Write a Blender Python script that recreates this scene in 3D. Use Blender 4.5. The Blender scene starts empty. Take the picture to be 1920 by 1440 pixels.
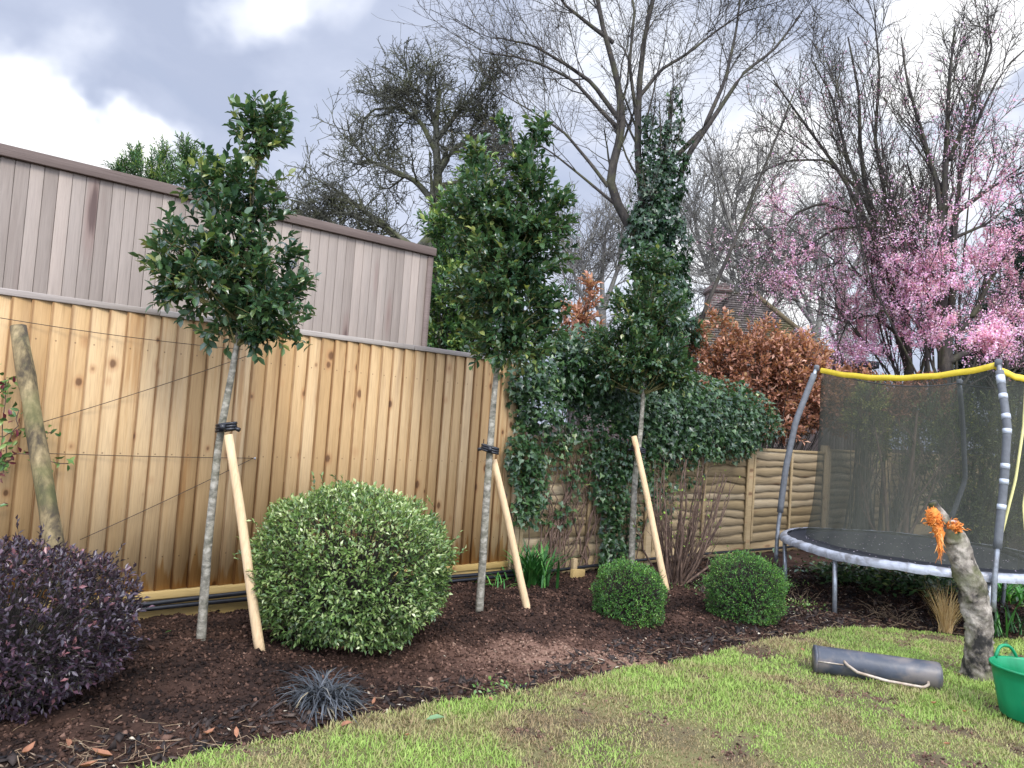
import bpy, math, random
import numpy as np
from mathutils import Matrix, Vector
rng = np.random.default_rng(7); random.seed(7)
S = bpy.context.scene
COL = S.collection
# ------------------------------------------------------------------ camera
PITCH, ROLL, H, F = math.radians(2.8), math.radians(4.0), 1.40, 1400.0
fw = np.array([0, math.cos(PITCH), math.sin(PITCH)])
_r0 = np.array([1, 0, 0.]); _u0 = np.array([0, -math.sin(PITCH), math.cos(PITCH)])
RT = math.cos(ROLL)*_r0 + math.sin(ROLL)*_u0
UP = math.cos(ROLL)*_u0 - math.sin(ROLL)*_r0
CAM = np.array([0, 0, H])
cd = bpy.data.cameras.new('camera'); cam = bpy.data.objects.new('camera', cd); COL.objects.link(cam)
cd.sensor_width = 36; cd.lens = 36*F/1920; cd.clip_end = 3000; cd.clip_start = 0.05
m = Matrix((Vector(RT), Vector(UP), Vector(-fw))).transposed().to_4x4(); m.translation = Vector(CAM)
cam.matrix_world = m
S.camera = cam
# ------------------------------------------------------------------ light
S.view_settings.view_transform = 'Standard'; S.view_settings.look = 'None'
S.view_settings.exposure = 0.53; S.view_settings.gamma = 1; S.view_settings.use_curve_mapping = False
SUN_EL, SUN_AZ = math.radians(46), math.radians(158)      # azimuth clockwise from +Y: behind the camera, a little right
sd = bpy.data.lights.new('sun', 'SUN'); sd.energy = 1.9; sd.angle = math.radians(20); sd.color = (1, .95, .88)
so = bpy.data.objects.new('sun', sd); COL.objects.link(so)
sv = Vector((math.sin(SUN_AZ)*math.cos(SUN_EL), math.cos(SUN_AZ)*math.cos(SUN_EL), math.sin(SUN_EL)))
so.rotation_euler = sv.to_track_quat('Z', 'Y').to_euler()

def ray(x, y): return fw + (x-960)/F*RT - (y-720)/F*UP
def P(x, y, Y):
    d = ray(x, y); return CAM + d*(Y/d[1])
def G(x, y, z=0.):
    d = ray(x, y); return CAM + d*((z-H)/d[2])

class NT:
    """small helper to write node trees"""
    def __init__(s, tree):
        s.t = tree; tree.nodes.clear()
    def n(s, typ, ins=None, **kw):
        nd = s.t.nodes.new(typ)
        for k, v in kw.items(): setattr(nd, k, v)
        for k, v in (ins or {}).items():
            if isinstance(v, bpy.types.NodeSocket): s.t.links.new(v, nd.inputs[k])
            else: nd.inputs[k].default_value = v
        return nd
    def math(s, op, a, b=0.5, c=0.5, clamp=False):
        nd = s.n('ShaderNodeMath', {0: a, 1: b, 2: c}, operation=op); nd.use_clamp = clamp
        return nd.outputs[0]
    def mix(s, f, a, b, mode='MIX'):
        nd = s.n('ShaderNodeMixRGB', {0: f, 1: a, 2: b}, blend_type=mode); return nd.outputs[0]
    def ramp(s, f, stops, interp='LINEAR'):
        nd = s.n('ShaderNodeValToRGB', {0: f}); cr = nd.color_ramp; cr.interpolation = interp
        while len(cr.elements) < len(stops): cr.elements.new(0.5)
        for e, (p, c) in zip(cr.elements, stops):
            e.position = p; e.color = (c[0], c[1], c[2], 1) if hasattr(c, '__len__') else (c, c, c, 1)
        return nd.outputs[0]
    def mapr(s, v, a, b, c=0., d=1., smooth=False):
        nd = s.n('ShaderNodeMapRange', {0: v, 1: a, 2: b, 3: c, 4: d})
        if smooth: nd.interpolation_type = 'SMOOTHSTEP'
        return nd.outputs[0]
    def noise(s, vec, scale, detail=4, rough=.55, dist=0.):
        return s.n('ShaderNodeTexNoise', {'Vector': vec, 'Scale': scale, 'Detail': detail, 'Roughness': rough, 'Distortion': dist}).outputs[0]
    def scale(s, vec, sc, loc=(0, 0, 0)):
        return s.n('ShaderNodeMapping', {'Vector': vec, 'Scale': sc, 'Location': loc}).outputs[0]

# world: a thin blue sky behind an almost closed layer of cloud
W = bpy.data.worlds.new('World'); S.world = W; W.use_nodes = True
w = NT(W.node_tree)
tc = w.n('ShaderNodeTexCoord').outputs['Generated']
sky = w.n('ShaderNodeTexSky', sky_type='NISHITA'); sky.sun_disc = False
sky.sun_elevation = SUN_EL; sky.sun_rotation = SUN_AZ; sky.air_density = 1; sky.dust_density = 2
bg1 = w.n('ShaderNodeBackground', {'Color': sky.outputs[0], 'Strength': 0.12})
nz = w.noise(w.scale(tc, (1, 1, 2.2)), 2.2, 7, .52, .6)
nz2 = w.noise(w.scale(tc, (1, 1, 1.8), (3.1, 1.7, .4)), 5.5, 6, .55, .3)
nzc = w.n('ShaderNodeTexNoise', {'Vector': tc, 'Scale': 3.2, 'Detail': 5, 'Roughness': .55}).outputs[1]
nzv = w.n('ShaderNodeVectorMath', {0: nzc, 1: (.5, .5, .5)}, operation='SUBTRACT').outputs[0]
nzv = w.n('ShaderNodeVectorMath', {0: nzv, 'Scale': .32}, operation='SCALE').outputs[0]
tcw = w.n('ShaderNodeVectorMath', {0: w.n('ShaderNodeVectorMath', {0: tc, 1: nzv}, operation='ADD').outputs[0]}, operation='NORMALIZE').outputs[0]
def dirdot(px, py):
    d = ray(px, py); d = d/np.linalg.norm(d)
    return w.n('ShaderNodeVectorMath', {0: tcw, 1: tuple(d)}, operation='DOT_PRODUCT').outputs['Value']
acc = None
for px, py, rad, amp in ((0, 100, 7, 1.1), (110, 170, 5, .75), (215, 220, 3.6, .85), (285, 255, 3, .6), (180, 20, 3, .4), (480, -10, 4.5, .75), (620, -50, 5, .6), (1720, 10, 6, 1.1), (1800, 30, 4, .5),
                         (1130, 60, 8, .35), (1340, 190, 8, .4), (1180, 0, 7, .3), (1560, 420, 15, .6), (1900, 420, 10, .4), (1350, 560, 12, .4), (700, 430, 7, .2), (1120, 520, 9, .25)):
    c0 = math.cos(math.radians(rad)); g = w.mapr(dirdot(px, py), c0, 1.0, 0, amp, True)
    acc = g if acc is None else w.math('ADD', acc, g)
patch = w.math('ADD', acc, w.math('MULTIPLY', w.math('SUBTRACT', nz, 0.5), 1.5))
patch = w.math('ADD', patch, w.math('MULTIPLY', w.math('SUBTRACT', nz2, 0.5), 0.7))
cloudc = w.ramp(w.mapr(patch, -0.15, 0.85), [(0.0, (.36, .405, .53)), (.25, (.43, .475, .60)), (.5, (.54, .58, .69)), (.78, (.72, .75, .82)), (1, (.90, .90, .91))])
sep = w.n('ShaderNodeSeparateXYZ', {0: tc})
up_b = w.mapr(sep.outputs[2], .5, .95, 1.0, 4.2, True)
back = w.mapr(sep.outputs[1], .35, -.5, 1.0, 4.2, True)
bright = w.math('MULTIPLY', w.math('MAXIMUM', up_b, back), 1.0)
bg2 = w.n('ShaderNodeBackground', {'Color': cloudc, 'Strength': bright})
cover = w.mapr(nz2, .25, .5, .86, .97)
ms = w.n('ShaderNodeMixShader', {0: cover, 1: bg1.outputs[0], 2: bg2.outputs[0]})
w.n('ShaderNodeOutputWorld', {0: ms.outputs[0]})

# ------------------------------------------------------------------ objects helpers
def empty(name, loc=(0, 0, 0), rz=0., label=None, cat=None, group=None):
    o = bpy.data.objects.new(name, None); COL.objects.link(o); o.location = loc; o.rotation_euler = (0, 0, rz)
    o.empty_display_size = .1
    if label: tag(o, label, cat, group)
    return o
def tag(o, label=None, cat=None, group=None, kind=None):
    if label: o['label'] = label
    if cat: o['category'] = cat
    if group: o['group'] = group
    if kind: o['kind'] = kind
    return o
def mesh_np(name, V, Fc, mat=None, parent=None, tint=None, smooth=False, world=True):
    """V (n,3), Fc (m,k) constant k, or list of such arrays. world coords are made local to the parent."""
    V = np.asarray(V, dtype=np.float64)
    fl = Fc if isinstance(Fc, list) and not isinstance(Fc[0], tuple) else [np.array(Fc)]
    fl = [np.asarray(f, dtype=np.int32) for f in fl if len(f)]
    if parent is not None and world:
        mw = Matrix.LocRotScale(parent.location, parent.rotation_euler, None)
        pp = parent.parent
        while pp is not None:
            mw = Matrix.LocRotScale(pp.location, pp.rotation_euler, None) @ mw; pp = pp.parent
        mi = np.array(mw.inverted()); V = V @ mi[:3, :3].T + mi[:3, 3]
    me = bpy.data.meshes.new(name)
    me.vertices.add(len(V)); me.vertices.foreach_set('co', V.astype(np.float32).ravel())
    tot = np.concatenate([np.full(len(f), f.shape[1], dtype=np.int32) for f in fl])
    idx = np.concatenate([f.ravel() for f in fl])
    me.loops.add(len(idx)); me.loops.foreach_set('vertex_index', idx)
    me.polygons.add(len(tot))
    me.polygons.foreach_set('loop_start', np.concatenate([[0], np.cumsum(tot)[:-1]]).astype(np.int32))
    me.polygons.foreach_set('loop_total', tot)
    if smooth: me.polygons.foreach_set('use_smooth', np.ones(len(tot), dtype=bool))
    me.update(calc_edges=True); me.validate()
    if tint is not None:
        a = me.attributes.new('tint', 'FLOAT', 'POINT'); a.data.foreach_set('value', np.asarray(tint, dtype=np.float32))
    if mat: me.materials.append(mat)
    o = bpy.data.objects.new(name, me); COL.objects.link(o)
    if parent is not None: o.parent = parent
    return o
class MB:
    """collects shapes into one mesh"""
    def __init__(s): s.V = []; s.Q = []; s.T = []; s.tint = []; s.n = 0
    def add(s, V, Fs, tint=0.5):
        V = np.asarray(V, float)
        for f in Fs:
            f = tuple(i+s.n for i in f)
            if len(f) == 3: s.T.append(f)
            elif len(f) == 4: s.Q.append(f)
            else:
                for k in range(1, len(f)-1): s.T.append((f[0], f[k], f[k+1]))
        s.V.append(V); s.tint.append(np.full(len(V), tint)); s.n += len(V)
    def box(s, a, b, tint=.5, M=None):
        x0, y0, z0 = a; x1, y1, z1 = b
        V = np.array([(x0,y0,z0),(x1,y0,z0),(x1,y1,z0),(x0,y1,z0),(x0,y0,z1),(x1,y0,z1),(x1,y1,z1),(x0,y1,z1)], float)
        if M is not None: V = V@M[:3,:3].T+M[:3,3]
        s.add(V, [(0,3,2,1),(4,5,6,7),(0,1,5,4),(1,2,6,5),(2,3,7,6),(3,0,4,7)], tint)
    def tube(s, pts, r, seg=10, tint=.5, cap=True, noise=0.):
        pts = np.asarray(pts, float); K = len(pts); r = np.broadcast_to(r, (K,))
        T = np.gradient(pts, axis=0); T /= np.linalg.norm(T, axis=1)[:, None]+1e-9
        ref = np.array([0.03, 0.9, 0.1]) if abs(T[:, 2]).mean() > .6 else np.array([0.02, 0.03, 1.])
        A = np.cross(T, ref); A /= np.linalg.norm(A, axis=1)[:, None]; B = np.cross(T, A)
        an = np.linspace(0, 2*np.pi, seg, endpoint=False)
        rr = r[:, None]*(1+noise*rng.standard_normal((K, seg)))
        V = pts[:, None]+rr[..., None]*(np.cos(an)[None, :, None]*A[:, None]+np.sin(an)[None, :, None]*B[:, None])
        Fs = [(k*seg+j, k*seg+(j+1) % seg, (k+1)*seg+(j+1) % seg, (k+1)*seg+j) for k in range(K-1) for j in range(seg)]
        if cap: Fs += [tuple(range(seg))[::-1], tuple((K-1)*seg+j for j in range(seg))]
        s.add(V.reshape(-1, 3), Fs, tint)
    def build(s, name, mat, parent=None, smooth=False, world=True, bevel=0.):
        o = mesh_np(name, np.concatenate(s.V), [f for f in (np.array(s.Q), np.array(s.T)) if len(f)], mat, parent, np.concatenate(s.tint), smooth, world)
        if bevel:
            b = o.modifiers.new('bevel', 'BEVEL'); b.width = bevel; b.segments = 2; b.limit_method = 'ANGLE'
        return o
def nrm(v): return v/(np.linalg.norm(v, axis=-1, keepdims=True)+1e-9)
def tubes(Pn, Rn, S_=3):
    """many polylines at once: Pn (N,K,3), Rn (N,K) -> V, quads"""
    N, K = Rn.shape
    T = nrm(np.gradient(Pn, axis=1)); ref = np.where(np.abs(T[..., 2:]) > .85, np.array([1., .1, 0]), np.array([0, .1, 1.]))
    A = nrm(np.cross(T, ref)); B = np.cross(T, A); an = np.arange(S_)*2*np.pi/S_
    V = Pn[:, :, None]+Rn[:, :, None, None]*(np.cos(an)[None, None, :, None]*A[:, :, None]+np.sin(an)[None, None, :, None]*B[:, :, None])
    base = (np.arange(N)*K*S_)[:, None, None]; k = np.arange(K-1)[None, :, None]*S_; j = np.arange(S_)[None, None, :]; j2 = (j+1) % S_
    q = np.stack([base+k+j, base+k+j2, base+k+S_+j2, base+k+S_+j], -1).reshape(-1, 4)
    return V.reshape(-1, 3), q
def resample(pts, K):
    pts = np.asarray(pts, float); d = np.r_[0, np.cumsum(np.linalg.norm(np.diff(pts, axis=0), axis=1))]
    # smooth Catmull-like through dense linear + blur
    t = np.linspace(0, d[-1], K*6); q = np.stack([np.interp(t, d, pts[:, i]) for i in range(3)], 1)
    for _ in range(6):
        q[1:-1] = (q[:-2]+2*q[1:-1]+q[2:])/4
    return q[np.linspace(0, len(q)-1, K).round().astype(int)]
def children(Pp, Rp, m, L, ang, trop=0., wob=.12, fr=(.2, 1.), K=5, rk=.55, rmin=.002, curl=0., taper=.75, Lpow=.6):
    """grow m children off every parent polyline"""
    N, Kp, _ = Pp.shape
    M = N*m; pi = np.repeat(np.arange(N), m)
    t = rng.uniform(fr[0], fr[1], M); f = t*(Kp-1); i0 = np.minimum(f.astype(int), Kp-2); u = (f-i0)[:, None]
    a = Pp[pi, i0]; b = Pp[pi, i0+1]; st = a*(1-u)+b*u; tan = nrm(b-a)
    rp = Rp[pi, i0]*(1-u[:, 0])+Rp[pi, i0+1]*u[:, 0]
    per = nrm(np.cross(tan, rng.standard_normal((M, 3)))); an = np.radians(rng.uniform(ang[0], ang[1], M))[:, None]
    d = nrm(np.cos(an)*tan+np.sin(an)*per+np.array([0, 0, trop]))
    ln = rng.uniform(L[0], L[1], M)*(1-t*.45)**Lpow
    r0 = np.maximum(rp*rk*rng.uniform(.7, 1, M), rmin)
    out = np.zeros((M, K, 3)); out[:, 0] = st; cd_ = nrm(rng.standard_normal((M, 3)))*wob*.5
    for k in range(1, K):
        d = nrm(d+wob*rng.standard_normal((M, 3))+cd_+np.array([0, 0, trop*.35+curl]))
        out[:, k] = out[:, k-1]+d*(ln/(K-1))[:, None]
    rad = np.maximum(r0[:, None]*np.linspace(1, 1-taper, K)[None], rmin*.6)
    return out, rad
# leaf templates: x across, y along, z up; tris
def T_(v, f): return np.array(v, float), np.array(f, int)
LEAF8 = T_([(0,0,0),(-.36,.3,.07),(0,.3,-.02),(.36,.3,.07),(-.4,.65,.05),(0,.65,-.05),(.4,.65,.05),(0,1,-.16)],
           [(0,2,1),(0,3,2),(1,2,5),(1,5,4),(2,3,6),(2,6,5),(4,5,7),(5,6,7)])
LEAF5 = T_([(0,0,0),(-.5,.5,.1),(0,.52,-.03),(.5,.5,.1),(0,1,-.08)], [(0,2,1),(0,3,2),(1,2,4),(2,3,4)])
IVY = T_([(0,0,0),(-.5,-.1,.04),(-.45,.32,.08),(-.17,.45,.0),(0,.95,-.08),(.17,.45,.0),(.45,.32,.08),(.5,-.1,.04),(0,.25,-.06)],
         [(0,8,1),(1,8,2),(2,8,3),(3,8,4),(4,8,5),(5,8,6),(6,8,7),(7,8,0)])
def leaf_mesh(name, pos, dr, upv, ln, wd, mat, parent, tmpl=LEAF5, tint=None):
    N = len(pos); tv, tf = tmpl; dr = nrm(dr); X = nrm(np.cross(dr, upv)); Z = np.cross(X, dr)
    ln = np.broadcast_to(ln, (N,)); wd = np.broadcast_to(wd, (N,))
    V = pos[:, None]+ln[:, None, None]*(tv[None, :, 1, None]*dr[:, None]+tv[None, :, 2, None]*Z[:, None])+(ln*wd)[:, None, None]*tv[None, :, 0, None]*X[:, None]
    Fc = (np.arange(N)*len(tv))[:, None, None]+tf[None]
    if tint is None: tint = rng.uniform(0, 1, N)
    return mesh_np(name, V.reshape(-1, 3), Fc.reshape(-1, 3), mat, parent, np.repeat(tint, len(tv)))
def in_ells(ells, n, shell=.45):
    """points in a union of ellipsoids (centre, radii, weight), pushed towards the shell"""
    ws = np.array([e[2] if len(e) > 2 else e[1][0]*e[1][1]*e[1][2] for e in ells]); ws = ws/ws.sum()
    k = rng.choice(len(ells), n, p=ws); c = np.array([e[0] for e in ells])[k]; r = np.array([e[1] for e in ells])[k]
    d = nrm(rng.standard_normal((n, 3))); rr = rng.uniform(0, 1, n)**shell
    p = c+d*r*rr[:, None]
    if n > 60:       # gather twigs into clumps, leaving gaps
        M = max(20, n//6); sd_ = p[rng.choice(n, M, replace=False)]; j = np.argmin(((p[:, None]-sd_[None])**2).sum(-1), 1); p = p*.72+sd_[j]*.28
    return p, nrm(d/r*r.mean()), rr
def twig_leaves(pts, out, per, tl, ln, wd, upbias=.5, spread=1.0, jit=.35, terminal=True):
    """leafy twigs: at each point a short twig with `per` leaves arranged along it"""
    n = len(pts); d = nrm(out+np.array([0, 0, upbias])+jit*rng.standard_normal((n, 3))); tlen = rng.uniform(.6, 1.2, n)*tl
    st = pts-d*tlen[:, None]*.5; tw = np.stack([st, st+d*tlen[:, None]*.5, st+d*tlen[:, None]], 1)
    s = np.tile((np.arange(per)+.5)/per, n); ti = np.repeat(np.arange(n), per); dd = d[ti]
    base = st[ti]+dd*(tlen[ti]*s)[:, None]
    ph = np.tile(np.arange(per)*2.4, n)+np.repeat(rng.uniform(0, 6.28, n), per)
    a = nrm(np.cross(dd, np.array([.3, .2, 1.]))); b = np.cross(dd, a)
    lat = np.cos(ph)[:, None]*a+np.sin(ph)[:, None]*b
    op = (1-s*.65)[:, None]*spread
    ld = nrm(dd*(1-op*.45)+lat*op+.18*rng.standard_normal(base.shape))
    up = nrm(dd*.6+np.array([0, 0, .9])+.35*rng.standard_normal(base.shape))
    L_ = rng.uniform(.7, 1.15, len(base))*ln
    tint = np.clip(np.repeat(rng.normal(.45, .17, n), per)+rng.normal(0, .13, len(base))+.22*(s > .85), 0, 1)
    return base, ld, up, L_, tint, tw
# ------------------------------------------------------------------ materials
MATS = {}
def newmat(name):
    mt = bpy.data.materials.new(name); mt.use_nodes = True; return mt, NT(mt.node_tree)
def finish(nt, bsdf, extra=None): nt.n('ShaderNodeOutputMaterial', {0: bsdf}); 
def leafmat(name, stops, rough=.4, trans=.18, spec=.5, back_pale=1.35):
    mt, n = newmat(name)
    t = n.n('ShaderNodeAttribute', attribute_name='tint').outputs['Fac']
    oc = n.n('ShaderNodeTexCoord').outputs['Object']
    tt = n.math('ADD', t, n.math('MULTIPLY', n.math('SUBTRACT', n.noise(oc, 3.0, 2), .5), .5), clamp=True)
    c = n.ramp(tt, stops)
    bf = n.n('ShaderNodeNewGeometry').outputs['Backfacing']
    c2 = n.mix(1, c, (back_pale, back_pale, back_pale*.9, 1), 'MULTIPLY')  # back faces have a paler colour of their own
    cc = n.mix(bf, c, c2)
    b = n.n('ShaderNodeBsdfPrincipled', {'Base Color': cc, 'Roughness': n.math('ADD', rough, n.math('MULTIPLY', bf, .25)), 'Specular IOR Level': spec})
    tr = n.n('ShaderNodeBsdfTranslucent', {'Color': n.mix(1, cc, (1.5, 1.6, .9, 1), 'MULTIPLY')})
    ms = n.n('ShaderNodeMixShader', {0: trans, 1: b.outputs[0], 2: tr.outputs[0]})
    finish(n, ms.outputs[0]); MATS[name] = mt; return mt
def barkmat(name, c0, c1, c2=None, scale=(14, 14, 4), rough=.85, bump=.5, moss=0., pos=(.3, .5, .68)):
    mt, n = newmat(name); oc = n.n('ShaderNodeTexCoord').outputs['Object']
    a = n.noise(n.scale(oc, scale), 1.6, 6, .65, .4); b = n.noise(oc, 40, 3)
    c = n.ramp(a, [(pos[0], c0), (pos[1], c1), (pos[2], c2 or c1)])
    c = n.mix(n.mapr(b, .4, .7, 0, .4), c, (c0[0]*.6, c0[1]*.6, c0[2]*.6, 1))
    if moss: c = n.mix(n.mapr(n.noise(oc, 3.5, 5), .5, .62, 0, moss), c, (.10, .11, .03, 1))
    bm = n.n('ShaderNodeBump', {'Height': a, 'Strength': bump, 'Distance': .02})
    s_ = n.n('ShaderNodeBsdfPrincipled', {'Base Color': c, 'Roughness': rough, 'Normal': bm.outputs[0]})
    finish(n, s_.outputs[0]); MATS[name] = mt; return mt
def plain(name, col, rough=.5, metal=0., nscale=20, var=.25, bump=.1, dirt=None):
    mt, n = newmat(name); oc = n.n('ShaderNodeTexCoord').outputs['Object']
    a = n.noise(oc, nscale, 5, .6)
    c = n.mix(n.mapr(a, .3, .7), tuple(x*(1-var) for x in col)+(1,), tuple(min(1, x*(1+var)) for x in col)+(1,))
    if dirt: c = n.mix(n.mapr(n.noise(oc, dirt[1], 5, .6, .5), .45, .62, 0, dirt[2]), c, dirt[0]+(1,))
    bm = n.n('ShaderNodeBump', {'Height': a, 'Strength': bump, 'Distance': .01})
    s_ = n.n('ShaderNodeBsdfPrincipled', {'Base Color': c, 'Roughness': rough, 'Metallic': metal, 'Normal': bm.outputs[0]})
    finish(n, s_.outputs[0]); MATS[name] = mt; return mt
def attrmat(name, stops, rough=.9, nscale=30, namp=.3, bump=.3, spec=.3):
    mt, n = newmat(name); oc = n.n('ShaderNodeTexCoord').outputs['Object']
    t = n.n('ShaderNodeAttribute', attribute_name='tint').outputs['Fac']; a = n.noise(oc, nscale, 5, .65)
    c = n.ramp(n.math('ADD', t, n.math('MULTIPLY', n.math('SUBTRACT', a, .5), namp), clamp=True), stops)
    bm = n.n('ShaderNodeBump', {'Height': a, 'Strength': bump, 'Distance': .01})
    s_ = n.n('ShaderNodeBsdfPrincipled', {'Base Color': c, 'Roughness': rough, 'Normal': bm.outputs[0], 'Specular IOR Level': spec})
    finish(n, s_.outputs[0]); MATS[name] = mt; return mt
def woodmat(name, stops, knots=.8, stain=None, topstain=None, vertical=True, grain=.35, rough=.75, lap=None, kscale=(9, 9, 6.5), kcol=(.10, .045, .018), zb=.17):
    """planed or sawn timber, grain along z (or x), knots, wet feet"""
    mt, n = newmat(name); oc = n.n('ShaderNodeTexCoord').outputs['Object']
    t = n.n('ShaderNodeAttribute', attribute_name='tint').outputs['Fac']
    off = n.n('ShaderNodeCombineXYZ', {0: n.math('MULTIPLY', t, 37.), 1: n.math('MULTIPLY', t, 11.), 2: n.math('MULTIPLY', t, 91.)}).outputs[0]
    v = n.n('ShaderNodeVectorMath', {0: oc, 1: off}, operation='ADD').outputs[0]
    gs = (42, 42, 1.6) if vertical else (1.6, 42, 42)
    # knots bend the grain
    vo = n.n('ShaderNodeTexVoronoi', {'Vector': n.scale(v, kscale if vertical else kscale[::-1]), 'Scale': 1.0, 'Randomness': 1.0})
    kd = vo.outputs['Distance']
    g = n.noise(n.scale(v, gs), 1.0, 5, .6, 1.2)
    g2 = n.noise(n.scale(v, (gs[0]*4, gs[1]*4, gs[2]*4)), 1.0, 3, .6)
    wide = n.noise(n.scale(v, (7, 7, .8) if vertical else (.8, 7, 7)), 1.0, 3, .5)
    f = n.math('ADD', n.math('MULTIPLY', t, .45), n.math('ADD', n.math('MULTIPLY', g, .35), n.math('MULTIPLY', wide, .35)))
    c = n.ramp(f, stops)
    c = n.mix(n.mapr(g2, .45, .75, 0, grain), c, (c_dark(stops)[0], c_dark(stops)[1], c_dark(stops)[2], 1))
    if knots:
        rnd = n.n('ShaderNodeSeparateColor', {0: vo.outputs['Color']}).outputs[0]
        pick = n.mapr(rnd, .66, .70); kd = n.math('DIVIDE', kd, n.mapr(rnd, .66, 1.0, .5, 1.5)); kd = n.math('ADD', kd, n.math('MULTIPLY', n.math('SUBTRACT', g, .5), .12))
        halo = n.math('MULTIPLY', n.mapr(kd, .36, .12, 0, .5, True), pick)
        core = n.math('MULTIPLY', n.mapr(kd, .19, .09, 0, knots, True), pick)
        c = n.mix(halo, c, (kcol[0]*3.2, kcol[1]*3.2, kcol[2]*3, 1)); c = n.mix(core, c, kcol+(1,))
    z = n.n('ShaderNodeSeparateXYZ', {0: oc}).outputs[2 if vertical else 1]
    if lap:      # painted shadow line and stain along every overlap, brown streaks, nail dimples
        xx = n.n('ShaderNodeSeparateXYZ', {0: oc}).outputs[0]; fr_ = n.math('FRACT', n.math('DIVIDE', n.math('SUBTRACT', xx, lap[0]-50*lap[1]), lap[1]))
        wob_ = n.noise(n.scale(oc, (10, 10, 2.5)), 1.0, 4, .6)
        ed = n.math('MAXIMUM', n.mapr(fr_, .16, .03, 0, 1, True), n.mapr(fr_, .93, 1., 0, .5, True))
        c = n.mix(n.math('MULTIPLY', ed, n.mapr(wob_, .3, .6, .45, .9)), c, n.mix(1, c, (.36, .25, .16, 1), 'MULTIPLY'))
        stk = n.mapr(n.noise(n.scale(v, (11, 11, .55)), 1.0, 4, .6), .56, .74, 0, .6, True)
        c = n.mix(stk, c, n.mix(1, c, (.62, .42, .22, 1), 'MULTIPLY'))
        zf = n.math('FRACT', n.math('DIVIDE', n.math('SUBTRACT', z, .38-.325), .65)); dz_ = n.math('MULTIPLY', n.math('ABSOLUTE', n.math('SUBTRACT', zf, .5)), .65)
        dx_ = n.math('MULTIPLY', n.math('ABSOLUTE', n.math('SUBTRACT', fr_, .34)), lap[1]); nd = n.math('SQRT', n.math('ADD', n.math('MULTIPLY', dz_, dz_), n.math('MULTIPLY', dx_, dx_)))
        c = n.mix(n.mapr(nd, .0065, .003, 0, .8), c, (.12, .07, .035, 1))
    if stain:
        hn = n.noise(n.scale(v, (16, 16, .3)), 1.0, 2, .5)
        hgt = n.math('ADD', zb, n.math('MULTIPLY', n.mapr(hn, .35, .75), .30))
        c = n.mix(n.mapr(n.math('SUBTRACT', hgt, z), -.02, .03, 0, .8), c, n.mix(1, c, stain+(1,), 'MULTIPLY'))
    if topstain:
        hn = n.noise(n.scale(v, (9, 9, .9)), 1.0, 4, .6)
        c = n.mix(n.math('MULTIPLY', n.mapr(hn, .5, .7, 0, .65), n.mapr(z, 1.1, 1.85, .15, 1)), c, n.mix(1, c, topstain+(1,), 'MULTIPLY'))
    bm = n.n('ShaderNodeBump', {'Height': n.math('ADD', g, n.math('MULTIPLY', g2, .4)), 'Strength': .35, 'Distance': .004})
    s_ = n.n('ShaderNodeBsdfPrincipled', {'Base Color': c, 'Roughness': rough, 'Normal': bm.outputs[0], 'Specular IOR Level': .3})
    finish(n, s_.outputs[0]); MATS[name] = mt; return mt
def c_dark(st): return tuple(x*.55 for x in st[0][1])

# value noise on the ground plane
_lat = rng.uniform(-1, 1, (256, 256))
def vn(x, y, f, s=0):
    x = np.asarray(x)*f+17.3*s; y = np.asarray(y)*f+9.1*s
    xi = np.floor(x).astype(int); yi = np.floor(y).astype(int); u = x-xi; v = y-yi; u = u*u*(3-2*u); v = v*v*(3-2*v)
    g = lambda a, b: _lat[(a+s*31) % 256, (b+s*57) % 256]
    return (g(xi, yi)*(1-u)+g(xi+1, yi)*u)*(1-v)+(g(xi, yi+1)*(1-u)+g(xi+1, yi+1)*u)*v
def fbm(x, y, f, o=4, s=0, gain=.5): return sum(vn(x, y, f*2**k, s+k)*gain**k for k in range(o))
#==SETTING==
EDGE = np.array([G(*p)[:2] for p in ((330,1440),(480,1398),(560,1385),(700,1345),(800,1330),(960,1305),(1100,1280),(1200,1255),(1300,1240),(1400,1215),(1480,1196),(1560,1183),(1680,1183),(1800,1196),(1920,1205))])
EX = np.r_[-6, -2.4, EDGE[:, 0], 5.5, 9]; EY = np.r_[1.2, 2.0, EDGE[:, 1], 5.4, 5.6]
def edge_y(x): return np.interp(x, EX, EY)+.035*vn(x, x*0, 7, 3)+.02*vn(x, x*0, 19, 5)
MOUNDS = [(-1.65, 4.28, .5, .05), (-.12, 5.31, .6, .05), (1.3, 6.5, .6, .05), (.5, 5.6, .7, .04), (-1.2, 3.7, .6, .03)]
def soil_h(x, y):
    h = .018*fbm(x, y, 1.3, 3, 1)+.016*fbm(x, y, 9, 4, 4, .62)
    for mx, my, r, a in MOUNDS: h = h+a*np.exp(-((x-mx)**2+(y-my)**2)/(r*r))
    d = y-edge_y(x); k = np.clip(d/.25, 0, 1)
    return h*k-.035*np.exp(-((d-.02)/.06)**2)*(1 if True else 0)-(1-k)*.03
def lawn_h(x, y): return .012*fbm(x, y, 1.1, 3, 7)+.006*fbm(x, y, 8, 2, 9)
def axis(lo, hi, step, far):
    a = np.arange(lo, hi, step); out = [5*step*1.35**k for k in range(60)]
    c = np.cumsum(out); c = c[c < far]
    return np.r_[lo-c[::-1], a, a[-1]+c]
def grid(xs, ys, zf):
    X, Y = np.meshgrid(xs, ys, indexing='ij'); Z = zf(X, Y); V = np.stack([X, Y, Z], -1).reshape(-1, 3)
    ny = len(ys); i, j = np.meshgrid(np.arange(len(xs)-1), np.arange(ny-1), indexing='ij')
    q = np.stack([i*ny+j, (i+1)*ny+j, (i+1)*ny+j+1, i*ny+j+1], -1).reshape(-1, 4)
    return V, q
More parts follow.
